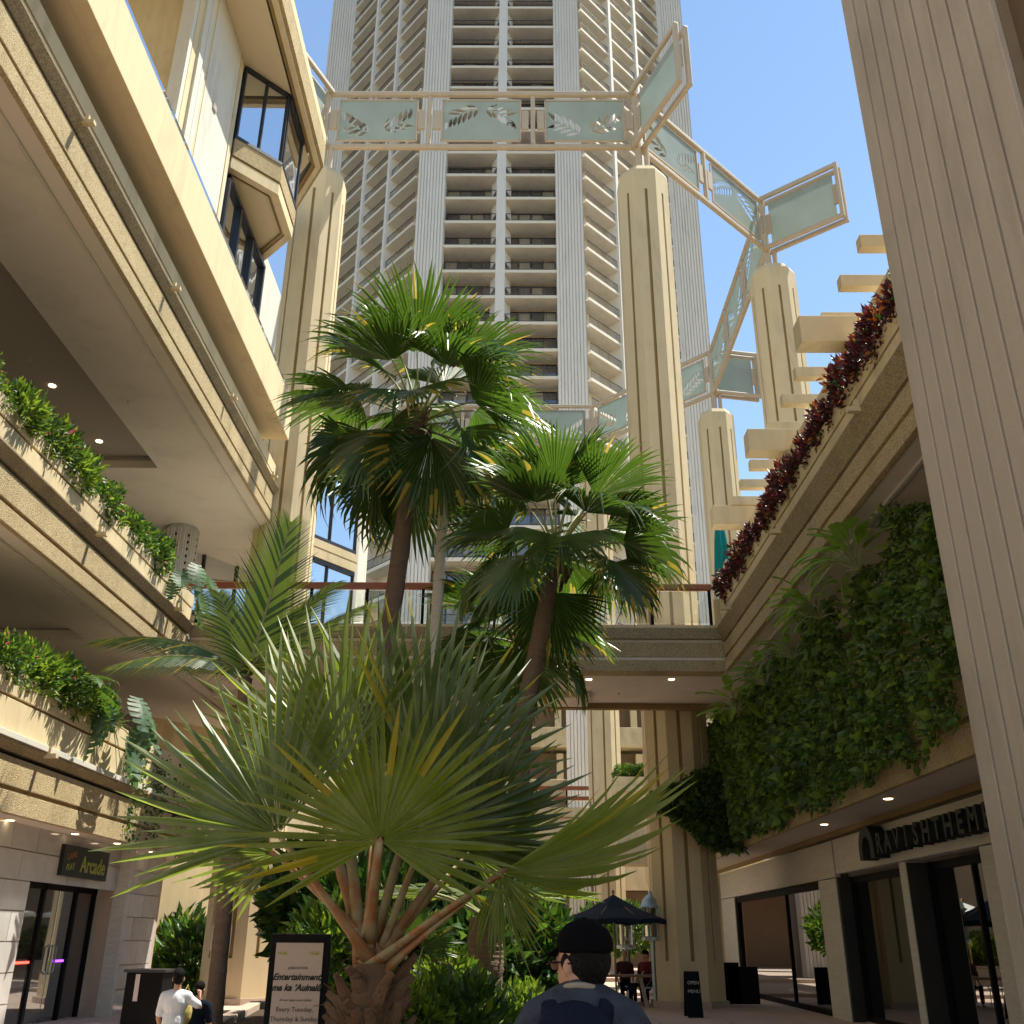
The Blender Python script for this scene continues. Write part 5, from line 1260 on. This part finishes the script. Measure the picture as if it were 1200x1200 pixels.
# ================================================================== PEOPLE AND FURNITURE
def limb(q, pts, rs, n=12): q.tube(pts, rs, n); q.ell(pts[0], (rs[0],) * 3, 10, 6); q.ell(pts[-1], (rs[-1],) * 3, 10, 6); return q
def blob(q, name, m, parent, voxel=.012, smooth=6, loc=None):
    ob = q.build(name, m, parent, smooth=True)
    rm = ob.modifiers.new('r', 'REMESH'); rm.mode = 'VOXEL'; rm.voxel_size = voxel; rm.use_smooth_shade = True
    sm = ob.modifiers.new('s', 'SMOOTH'); sm.factor = .5; sm.iterations = smooth
    return ob
def T(base, yaw, S):
    Rz = Matrix.Rotation(yaw, 3, 'Z'); base = Vector(base)
    return lambda x, y, z: base + Rz @ Vector((x, y, z)) * S
def head_prims(q, f, S, hc, yaw, tilt=0):
    """hc head centre in local coords (x,y,z); face looks along local -Y"""
    x, y, z = hc; Rz = Matrix.Rotation(yaw, 3, 'Z')
    q.ell(f(x, y + .012, z + .025), (.076 * S, .096 * S, .100 * S), 16, 12, Rz)            # skull
    q.ell(f(x, y - .035, z - .045), (.056 * S, .062 * S, .075 * S), 14, 10, Rz)            # face, jaw
    q.ell(f(x, y - .058, z - .095), (.030 * S, .030 * S, .022 * S), 10, 8, Rz)             # chin
    q.ell(f(x, y - .104, z - .030), (.012 * S, .022 * S, .022 * S), 8, 6, Rz)              # nose
    q.ell(f(x, y - .092, z - .066), (.022 * S, .014 * S, .009 * S), 8, 6, Rz)              # lips
    q.ell(f(x, y - .082, z + .006), (.052 * S, .02 * S, .012 * S), 8, 6, Rz)               # brow
    for s in (-1, 1): q.ell(f(x + s * .077, y + .008, z - .022), (.011 * S, .020 * S, .032 * S), 8, 6, Rz)
# ---- man in the black cap (near camera, seen from behind, looking left)
mp_ = at(683, 1150, Y=3.85); MX, MY = mp_.x, 3.85
man = thing('person', (MX, MY, 0), 'man in black cap and glasses seen from behind with grey shirt and navy backpack', 'person')
HY = R(180 - 48)    # face points away and to the left:  local -Y -> rotate
Tb = T((MX, MY, 0), R(180 - 14), 1.0)
top = at(683, 1078, Y=3.85).z
hz = top - .135
hb = hz + .075
Th = T((MX, MY, 0), R(180 + 42), 1.0)
q = MB(); head_prims(q, Th, 1.0, (0, -.01, hz), R(180 + 42))
limb(q, [Tb(0, .015, hz - .05), Tb(0, .03, hb - .20)], [.054, .066])
q.ell(Tb(0, .02, hb - .45), (.17, .11, .20), 16, 10, Matrix.Rotation(R(166), 3, 'Z')); q.ell(Tb(0, .02, hb - .75), (.155, .11, .25), 14, 10)
for s in (-1, 1):
    limb(q, [Tb(s * .06, .025, hb - .24), Tb(s * .15, .02, hb - .29)], [.04, .045])
    limb(q, [Tb(s * .165, .02, hb - .31), Tb(s * .22, .03, hb - .56), Tb(s * .20, -.10, hb - .80)], [.055, .043, .03])
    limb(q, [Tb(s * .09, 0, hb - .85), Tb(s * .10, -.02, .50), Tb(s * .10, .02, .09)], [.09, .06, .042])
    limb(q, [Tb(s * .10, .03, .05), Tb(s * .11, -.15, .035)], [.04, .035])
    hx = Tb(s * .20, -.13, hb - .84); q.ell(hx, (.022, .045, .045), 10, 8)
    for k in range(5):
        b_ = Tb(s * .20 + (k - 2) * .016, -.15, hb - .87); e_ = Tb(s * .20 + (k - 2) * .018, -.19 - .004 * abs(k - 2), hb - .93 + .01 * abs(k - 2)); q.tube([b_, e_], [.009, .007], 6)
blob(q, 'body', M['skin'], man, .009, 5)
# hair under the cap
q = MB(); q.ell(Th(0, .035, hz + .005), (.080, .078, .085), 16, 12, Matrix.Rotation(R(222), 3, 'Z')); q.ell(Th(0, .045, hz - .045), (.064, .042, .05), 14, 8, Matrix.Rotation(R(222), 3, 'Z'))
for s in (-1, 1): q.ell(Th(s * .070, -.012, hz - .005), (.012, .028, .035), 10, 6, Matrix.Rotation(R(222), 3, 'Z'))
blob(q, 'hair', M['hair'], man, .007, 2)
# cap
q = MB(); q.ell(Th(0, .012, hz + .052), (.092, .112, .088), 20, 14, Matrix.Rotation(R(222), 3, 'Z'))
vs = [v for v in q.v]
for v in q.v:
    if v.z < hz + .028: v.z = hz + .028 + (v.z - hz - .028) * .12
blob(q, 'cap', M['cap'], man, .006, 3)
q = MB(); bz = hz + .040; rows = []
for i in range(9):
    a = R(-62 + 124 * i / 8); rows.append((Th(.088 * math.sin(a), -.088 * math.cos(a) + .0, bz), Th(.080 * math.sin(a) * 1.02, -.088 - .085 * math.cos(a) ** .7, bz - .022 + .012 * math.cos(a * 1.2) - .018)))
for i in range(8): q.face([rows[i][0], rows[i + 1][0], rows[i + 1][1], rows[i][1]])
br_ = q.build('cap_brim', M['cap'], man, smooth=True); br_.modifiers.new('s', 'SOLIDIFY').thickness = .004
MB().ell(Th(0, .012, hz + .140), (.009, .009, .005), 8, 5).build('cap_button', M['cap'], man)
# glasses
q = MB()
for s in (-1, 1):
    c = Th(s * .036, -.104, hz - .012); pts = []
    for k in range(13):
        a = 2 * math.pi * k / 12; pts.append(Th(s * .036 + .027 * math.cos(a), -.106 + .006 * abs(math.cos(a)), hz - .014 + .020 * math.sin(a)))
    q.tube(pts, .0026, 5)
    q.tube([Th(s * .064, -.100, hz - .008), Th(s * .078, -.04, hz - .004), Th(s * .080, .02, hz - .008)], .0028, 5)
q.tube([Th(-.009, -.110, hz - .008), Th(.009, -.110, hz - .008)], .0026, 5)
gl = q.build('glasses', M['black'], man)
for s in (-1, 1): MB().face([Th(s * .036 + .025 * math.cos(2 * math.pi * k / 10), -.105, hz - .014 + .018 * math.sin(2 * math.pi * k / 10)) for k in range(10)]).build('lens', M['sglass'], gl)
# shirt
q = MB(); q.ell(Tb(0, .02, hb - .42), (.195, .13, .20), 18, 12, Matrix.Rotation(R(166), 3, 'Z')); q.ell(Tb(0, .02, hb - .70), (.18, .125, .26), 16, 10)
limb(q, [Tb(0, .03, hb - .195), Tb(0, .025, hb - .32)], [.080, .13])
for s in (-1, 1): limb(q, [Tb(s * .05, .025, hb - .215), Tb(s * .155, .02, hb - .268), Tb(s * .18, .02, hb - .31), Tb(s * .225, .03, hb - .55)], [.076, .078, .078, .062])
blob(q, 'shirt', M['denim'], man, .010, 6)
q = MB(); q.tube([Tb(.062 * math.cos(2 * math.pi * k / 16), .022 + .068 * math.sin(2 * math.pi * k / 16), hb - .17 - .02 * math.sin(2 * math.pi * k / 16 + 3.14)) for k in range(17)], [.011] * 17, 7); q.build('collar', mat('collar_cloth', (.30, .26, .20)), man, smooth=True)
q = MB(); limb(q, [Tb(0, 0, hb - .84), Tb(0, 0, hb - .92)], [.16, .15])
for s in (-1, 1): limb(q, [Tb(s * .09, 0, hb - .9), Tb(s * .10, -.02, .50), Tb(s * .10, .02, .12)], [.105, .078, .06])
blob(q, 'trousers', M['navy'], man, .014, 4)
# backpack
bp = thing('backpack', Tb(0, .2, hb - .6), 'navy backpack with a blue panel worn by the man in the black cap', 'backpack')
q = MB(); q.ell(Tb(0, .20, hb - .48), (.165, .11, .27), 16, 12, Matrix.Rotation(R(166), 3, 'Z')); q.ell(Tb(0, .17, hb - .29), (.13, .08, .10), 14, 8)
blob(q, 'bag', M['navy'], bp, .012, 5)
q = MB(); q.ell(Tb(0.02, .285, hb - .42), (.09, .03, .10), 14, 10, Matrix.Rotation(R(166), 3, 'Z')); q.build('front_pocket', M['blue'], bp, smooth=True)
for s in (-1, 1):
    q = MB(); pts = [Tb(s * .085, .17, hb - .30), Tb(s * .10, .09, hb - .205), Tb(s * .11, .0, hb - .205), Tb(s * .12, -.09, hb - .30), Tb(s * .13, -.11, hb - .5), Tb(s * .14, .05, hb - .7)]
    q.tube(pts, .030, 8, .4); q.build('strap', M['navy'], bp, smooth=True)
q = MB(); q.tube([Tb(-.04, .17, hb - .27), Tb(-.02, .19, hb - .235), Tb(.02, .19, hb - .235), Tb(.04, .17, hb - .27)], .009, 6); q.build('loop', M['black'], bp)

def person(base, yaw, S, label, shirt, hairm=M['hair'], seated=False, pose=None, trousers=M['navy'], cap=None, hairlong=False, group=None):
    """local frame: face -Y"""
    t = thing('person', base, label, 'person', group); f = T(base, yaw, S); rz = Matrix.Rotation(yaw, 3, 'Z')
    hipz = .48 if seated else .90; hz = hipz + .73
    def B(q, e=0):
        q.ell(f(0, 0, hipz + .42), ((.155 + e) * S, (.10 + e) * S, .17 * S), 14, 10, rz); q.ell(f(0, 0, hipz + .18), ((.135 + e) * S, (.095 + e) * S, .2 * S), 14, 10, rz)
        for s in (-1, 1): limb(q, [f(s * .04, 0, hipz + .52), f(s * .155, 0, hipz + .49)], [(.05 + e) * S, (.052 + e) * S])
    arms = pose or [((-.18, 0, .48), (-.22, -.02, .22), (-.2, -.18, .08)), ((.18, 0, .48), (.22, -.02, .22), (.2, -.18, .08))]
    A = [[f(*(p[0], p[1], p[2] + hipz)) for p in a] for a in arms]
    if seated: Lg = [[f(s * .09, 0, hipz), f(s * .11, -.40, hipz + .02), f(s * .11, -.38, .08)] for s in (-1, 1)]
    else: Lg = [[f(s * .085, 0, hipz), f(s * .09, -.02, .48), f(s * .09, .02, .08)] for s in (-1, 1)]
    q = MB(); head_prims(q, f, S, (0, -.01, hz), yaw); limb(q, [f(0, .01, hz - .06), f(0, 0, hz - .2)], [.05 * S, .055 * S]); B(q)
    for a in A:
        limb(q, a, [.045 * S, .036 * S, .024 * S]); d = (a[2] - a[1]).normalized(); h = a[2] + d * .05 * S; q.ell(h, (.035 * S, .035 * S, .035 * S), 8, 6)
        sd = d.cross(Vector((.2, .3, 1))).normalized()
        for k in range(4): q.tube([h + sd * (k - 1.5) * .017 * S, h + sd * (k - 1.5) * .021 * S + d * (.075 - .006 * abs(k - 1.5)) * S - Vector((0, 0, .012 * S))], [.010 * S, .008 * S], 5)
        q.tube([h - sd * .03 * S, h - sd * .055 * S + d * .03 * S], [.011 * S, .009 * S], 5)
    for l in Lg: limb(q, l, [.075 * S, .055 * S, .038 * S]); limb(q, [l[2] - Vector((0, 0, .03 * S)), l[2] + rz @ Vector((0, -.15, -.04)) * S], [.036 * S, .032 * S])
    blob(q, 'body', M['skin'], t, .013 * S, 4)
    q = MB(); B(q, .022)
    for a in A: limb(q, [a[0], a[0].lerp(a[1], .75)], [.062 * S, .056 * S])
    blob(q, 'shirt', shirt, t, .013 * S, 4)
    q = MB(); limb(q, [f(0, 0, hipz + .02), f(0, 0, hipz - .03)], [.135 * S, .13 * S])
    for l in Lg: limb(q, [l[0], l[1], l[1].lerp(l[2], .85)], [.092 * S, .07 * S, .055 * S])
    blob(q, 'trousers', trousers, t, .015 * S, 3)
    q = MB(); q.ell(f(0, .022, hz + .045), (.086 * S, .095 * S, .088 * S), 14, 10, rz)
    if hairlong: q.ell(f(0, .06, hz - .10), (.075 * S, .05 * S, .14 * S), 12, 8, rz)
    else: q.ell(f(0, .05, hz - .02), (.072 * S, .062 * S, .07 * S), 12, 8, rz)
    blob(q, 'hair', hairm, t, .010 * S, 2)
    if cap:
        q = MB(); q.ell(f(0, .01, hz + .065), (.095 * S, .11 * S, .075 * S), 14, 10, rz); q.ell(f(0, -.12, hz + .045), (.07 * S, .07 * S, .008 * S), 12, 4, rz); blob(q, 'cap', cap, t, .010 * S, 2)
    return t
# child in white T-shirt at the left, back to the camera, right arm bent up
cp = at(209, 1150, Y=11.3)
person((cp.x, 11.3, 0), R(190), .74, 'child in a white T-shirt seen from behind with one arm bent, beside the left column', M['wcloth'],
       pose=[((-.17, 0, .47), (-.34, -.02, .36), (-.30, -.16, .50)), ((.17, 0, .47), (.21, -.03, .22), (.18, -.16, .08))])
c2 = at(233, 1172, Y=11.8)
person((c2.x, 11.8, 0), R(170), .66, 'smaller child in dark clothes carrying a yellow bag right of the child in white', M['navy'])
yb = thing('yellow_bag', (c2.x - .1, 11.55, .5), 'pale yellow cloth bag on the back of the smaller child', 'bag')
q = MB(); q.ell((c2.x - .10, 11.58, .87), (.11, .09, .16), 12, 8); q.ell((c2.x - .15, 11.56, .64), (.10, .08, .11), 12, 8); blob(q, 'bag_body', M['ycloth'], yb, .012, 4)
MB().tube([(c2.x - .14, 11.6, .98), (c2.x - .11, 11.72, 1.12), (c2.x - .06, 11.7, .98)], .01, 6).build('strap', M['ycloth'], yb)
# table group at the right
TYY = 28.6; tx = at(722, 1140, Y=TYY).x
tb = thing('cafe_table', (tx, TYY, 0), 'square pale wood cafe table under the navy parasol where people sit', 'table')
MB().box(tx - .95, tx + 1.05, TYY - .4, TYY + .4, .70, .75).build('tabletop', M['wood'], tb, bevel=.01)
for (a, b) in ((-.7, -.25), (-.7, .25), (.75, -.25), (.75, .25)): MB().bar((tx + a, TYY + b, 0), (tx + a * .8, TYY + b, .7), .09).build('leg', M['kerb'], tb)
def parasol(x, y, z, Rr, label, m, tilt=0, zb=0, group=None, h=.5):
    t = thing('parasol', (x, y, zb), label, 'parasol', group)
    P = octa(x, y, Rr * .924); apex = Vector((x, y, z + h)); q = MB()
    for i in range(8):
        a, b = Vector((*P[i - 1], z)), Vector((*P[i], z)); m_ = (a + b) / 2 - Vector((0, 0, -.03)); am = a.lerp(apex, .5) - Vector((0, 0, .05)); bm = b.lerp(apex, .5) - Vector((0, 0, .05))
        q.face([a, m_, bm, am]) if False else None
        q.face([am, bm, apex]); q.face([a, m_, am]); q.face([m_, bm, am]); q.face([m_, b, bm])
        q.face([a, a - Vector((0, 0, .12)), m_ - Vector((0, 0, .10)), m_]); q.face([m_, m_ - Vector((0, 0, .10)), b - Vector((0, 0, .12)), b])
    q.build('canopy', m, t)
    for i in range(8): MB().bar(Vector((*P[i], z - .02)), apex - Vector((0, 0, .08)), .02).build('rib', M['wood'], t)
    MB().tube([(x, y, zb), (x, y, z + h + .04)], .025, 8).build('pole', M['wood'], t); MB().ell((x, y, z + h + .06), (.04, .04, .06), 8, 6).build('finial', M['wood'], t)
    return t
u = at(724, 1078, Y=27.8)
parasol(u.x - .1, 27.8, u.z, 1.4, 'navy parasol shading the cafe table left of the corner column', M['ncanvas'], h=.62)
def stool(x, y, label):
    t = thing('cafe_chair', (x, y, 0), label, 'chair', 'cafe chairs round the table')
    MB().box(x - .2, x + .2, y - .2, y + .2, .43, .46).build('seat', M['chrome'], t)
    for a in (-.18, .18):
        for b in (-.18, .18): MB().tube([(x + a, y + b, 0), (x + a * .85, y + b * .85, .43)], .014, 6).build('leg', M['chrome'], t)
    q = MB(); q.tube([(x - .18, y + .19, .46), (x - .17, y + .2, .8), (x, y + .22, .88), (x + .17, y + .2, .8), (x + .18, y + .19, .46)], .014, 6); q.build('backrest', M['chrome'], t)
for i, (dx, dy) in enumerate(((-.45, .7), (.25, .75), (.9, .1), (-.9, -.9))):
    stool(tx + dx, TYY + dy, f'metal cafe chair, {("behind the left seated person", "behind the table centre", "at the column end of the table", "empty before the table")[i]}')
px1 = at(732, 1140, Y=29.3).x; px2 = at(757, 1140, Y=29).x; px3 = at(770, 1140, Y=29.3).x
person((px1, 29.3, 0), R(0), 1.0, 'person in a dark maroon top seated behind the cafe table facing the camera', mat('dark_maroon', (.05, .012, .016)), seated=True)
person((px2, 29.0, 0), R(-40), 1.0, 'person in a maroon shirt and cap seated at the cafe table', M['maroon'], seated=True, cap=M['cap'])
person((px3, 29.6, 0), R(-60), 1.02, 'person in dark clothes half hidden by the corner column at the cafe table', M['maroon'], seated=True)
pk = at(632, 1132, Y=38)
person((pk.x, 38, .13), R(20), .72, 'small child in a pink top on the far pink paving', M['pcloth'], trousers=M['pcloth'], hairlong=True)
person((pk.x + .35, 38.3, .13), R(-10), .66, 'smaller child in pink beside the other on the far paving', M['pcloth'], trousers=M['pcloth'], hairlong=True)
# dark parasol low on the left of the cap
u = at(646, 1112, Y=40); parasol(u.x, 40, u.z, 1.4, 'small dark parasol far off beyond the black cap brim', M['ncanvas'], zb=.13, h=.4)
# lamps with pale domed tops
def lantern(px, py, Y, label, S=1.0):
    p = at(px, py, Y=Y); t = thing('lantern', (p.x, Y, 0), label, 'lamp', 'domed patio lanterns beside the corner column')
    z = p.z
    q = MB(); q.lathe([(.30, -.30), (.31, -.26), (.26, -.24), (.22, -.1), (.12, .0), (.05, .05), (.04, .1), (.015, .12), (.0, .2)], (p.x, Y, z), 18); q.build('dome', M['chrome'], t, smooth=True)
    for k in range(6): a = k * 1.047; MB().bar((p.x + .24 * math.cos(a), Y + .24 * math.sin(a), z - 1.0), (p.x + .26 * math.cos(a), Y + .26 * math.sin(a), z - .28), .03).build('bar', M['chrome'], t)
    MB().lathe([(0.0, -1.1), (.28, -1.08), (.28, -1.0), (0.0, -.98)], (p.x, Y, z), 18).build('tray', M['chrome'], t); MB().tube([(p.x, Y, 0), (p.x, Y, z - 1.05)], .05, 10).build('pole', M['chrome'], t)
    MB().lathe([(.2, -.98), (.2, -.3)], (p.x, Y, z), 14).build('glass', M['sglass'], t)
lantern(762, 1050, 28.0, 'domed lantern close to the left edge of the corner column')
lantern(732, 1064, 31.0, 'domed lantern peeping over the navy parasol')
# poster stand
ps = thing('poster_stand', (at(350, 1150, Y=9).x, 9, 0), 'black framed poster stand announcing entertainment in front of the left column', 'sign')
a, b = at(318, 1094, Y=9), at(388, 1096, Y=9); xc = (a.x + b.x) / 2; zt_ = a.z; w2 = (b.x - a.x) / 2
MB().box(xc - w2, xc + w2, 9.0, 9.05, .12, zt_).build('frame', M['black'], ps, bevel=.008)
MB().box(xc - w2 + .055, xc + w2 - .055, 8.985, 8.999, .2, zt_ - .07).build('poster', M['paper'], ps)
for s in (-1, 1): MB().bar((xc + s * w2 * .8, 8.8, .02), (xc + s * w2 * .8, 9.3, .02), .04).build('foot', M['black'], ps); MB().bar((xc + s * w2 * .8, 9.03, .03), (xc + s * w2 * .8, 9.03, .14), .04).build('leg', M['black'], ps)
yy = 8.982
for (s, size, dz, m_, sh, bo) in (('JOIN US FOR', .028, .262, 'ink2', 0, 0), ('Entertainment,', .068, .33, 'ink', .35, .002), ("ma ka ‘Auinalā", .068, .41, 'ink', .35, .0025), ('At our open court lobby', .026, .50, 'ink2', .2, 0),
                          ('Every Tuesday,', .05, .57, 'ink2', 0, 0), ('Thursday & Sunday', .05, .64, 'ink2', 0, 0), ('from 4 PM - 6 PM', .05, .71, 'ink2', 0, 0), ('PUALEILANI', .042, .80, 'ink', 0, 0)):
    text(s, size, ps, (xc, yy, zt_ - dz), FACE_NY, M[m_], shear=sh, bold=bo, ext=.001)
q = MB()
for k in range(6):
    for (bx, sg) in ((-.17, 1), (.10, 1)):
        a = R(20 + k * 25); c = Vector((xc + bx + .03, yy, zt_ - .16)); e = c + Vector((math.cos(a) * .06, 0, math.sin(a) * .035)); q.face([c, c.lerp(e, .5) + Vector((0, 0, .006)), e, c.lerp(e, .5) - Vector((0, 0, .006))])
q.build('leaf_print', M['sgreen'], ps)
# white parasols and tables standing behind the palms (seen mirrored in the shop windows)
for i, (x, y, lab) in enumerate(((-2.6, 39.4, 'white parasol hidden behind the palms on the left side of the court'), (-.3, 36.6, 'white parasol hidden behind the palms in the middle of the court'))):
    parasol(x, y, 2.3, 1.6, lab, M['canvas'], h=.55)
    t = thing('cafe_table', (x + .5, y, 0), f'round cafe table beneath the white parasol {("on the left", "in the middle")[i]} of the court', 'table')
    MB().lathe([(0, .70), (.42, .70), (.42, .74), (0, .74)], (x + .5, y, 0), 18).build('tabletop', M['wood'], t); MB().tube([(x + .5, y, 0), (x + .5, y, .7)], .04).build('leg', M['chrome'], t)
mn = thing('mannequin_bust', (8.2, 20.5, 0), 'pale mannequin bust on a stand inside the boutique window', 'mannequin')
q = MB(); f = T((8.2, 20.8, 0), R(60), 1); q.ell(f(0, 0, 1.62), (.08, .095, .12), 12, 8); limb(q, [f(0, 0, 1.52), f(0, 0, 1.4)], [.045, .06]); q.ell(f(0, 0, 1.2), (.18, .11, .22), 14, 10); q.ell(f(0, 0, .95), (.14, .1, .15), 14, 8)
blob(q, 'bust', M['kerb'], mn, .015, 4); MB().tube([f(0, 0, 0), f(0, 0, .85)], .02).build('stand', M['black'], mn)
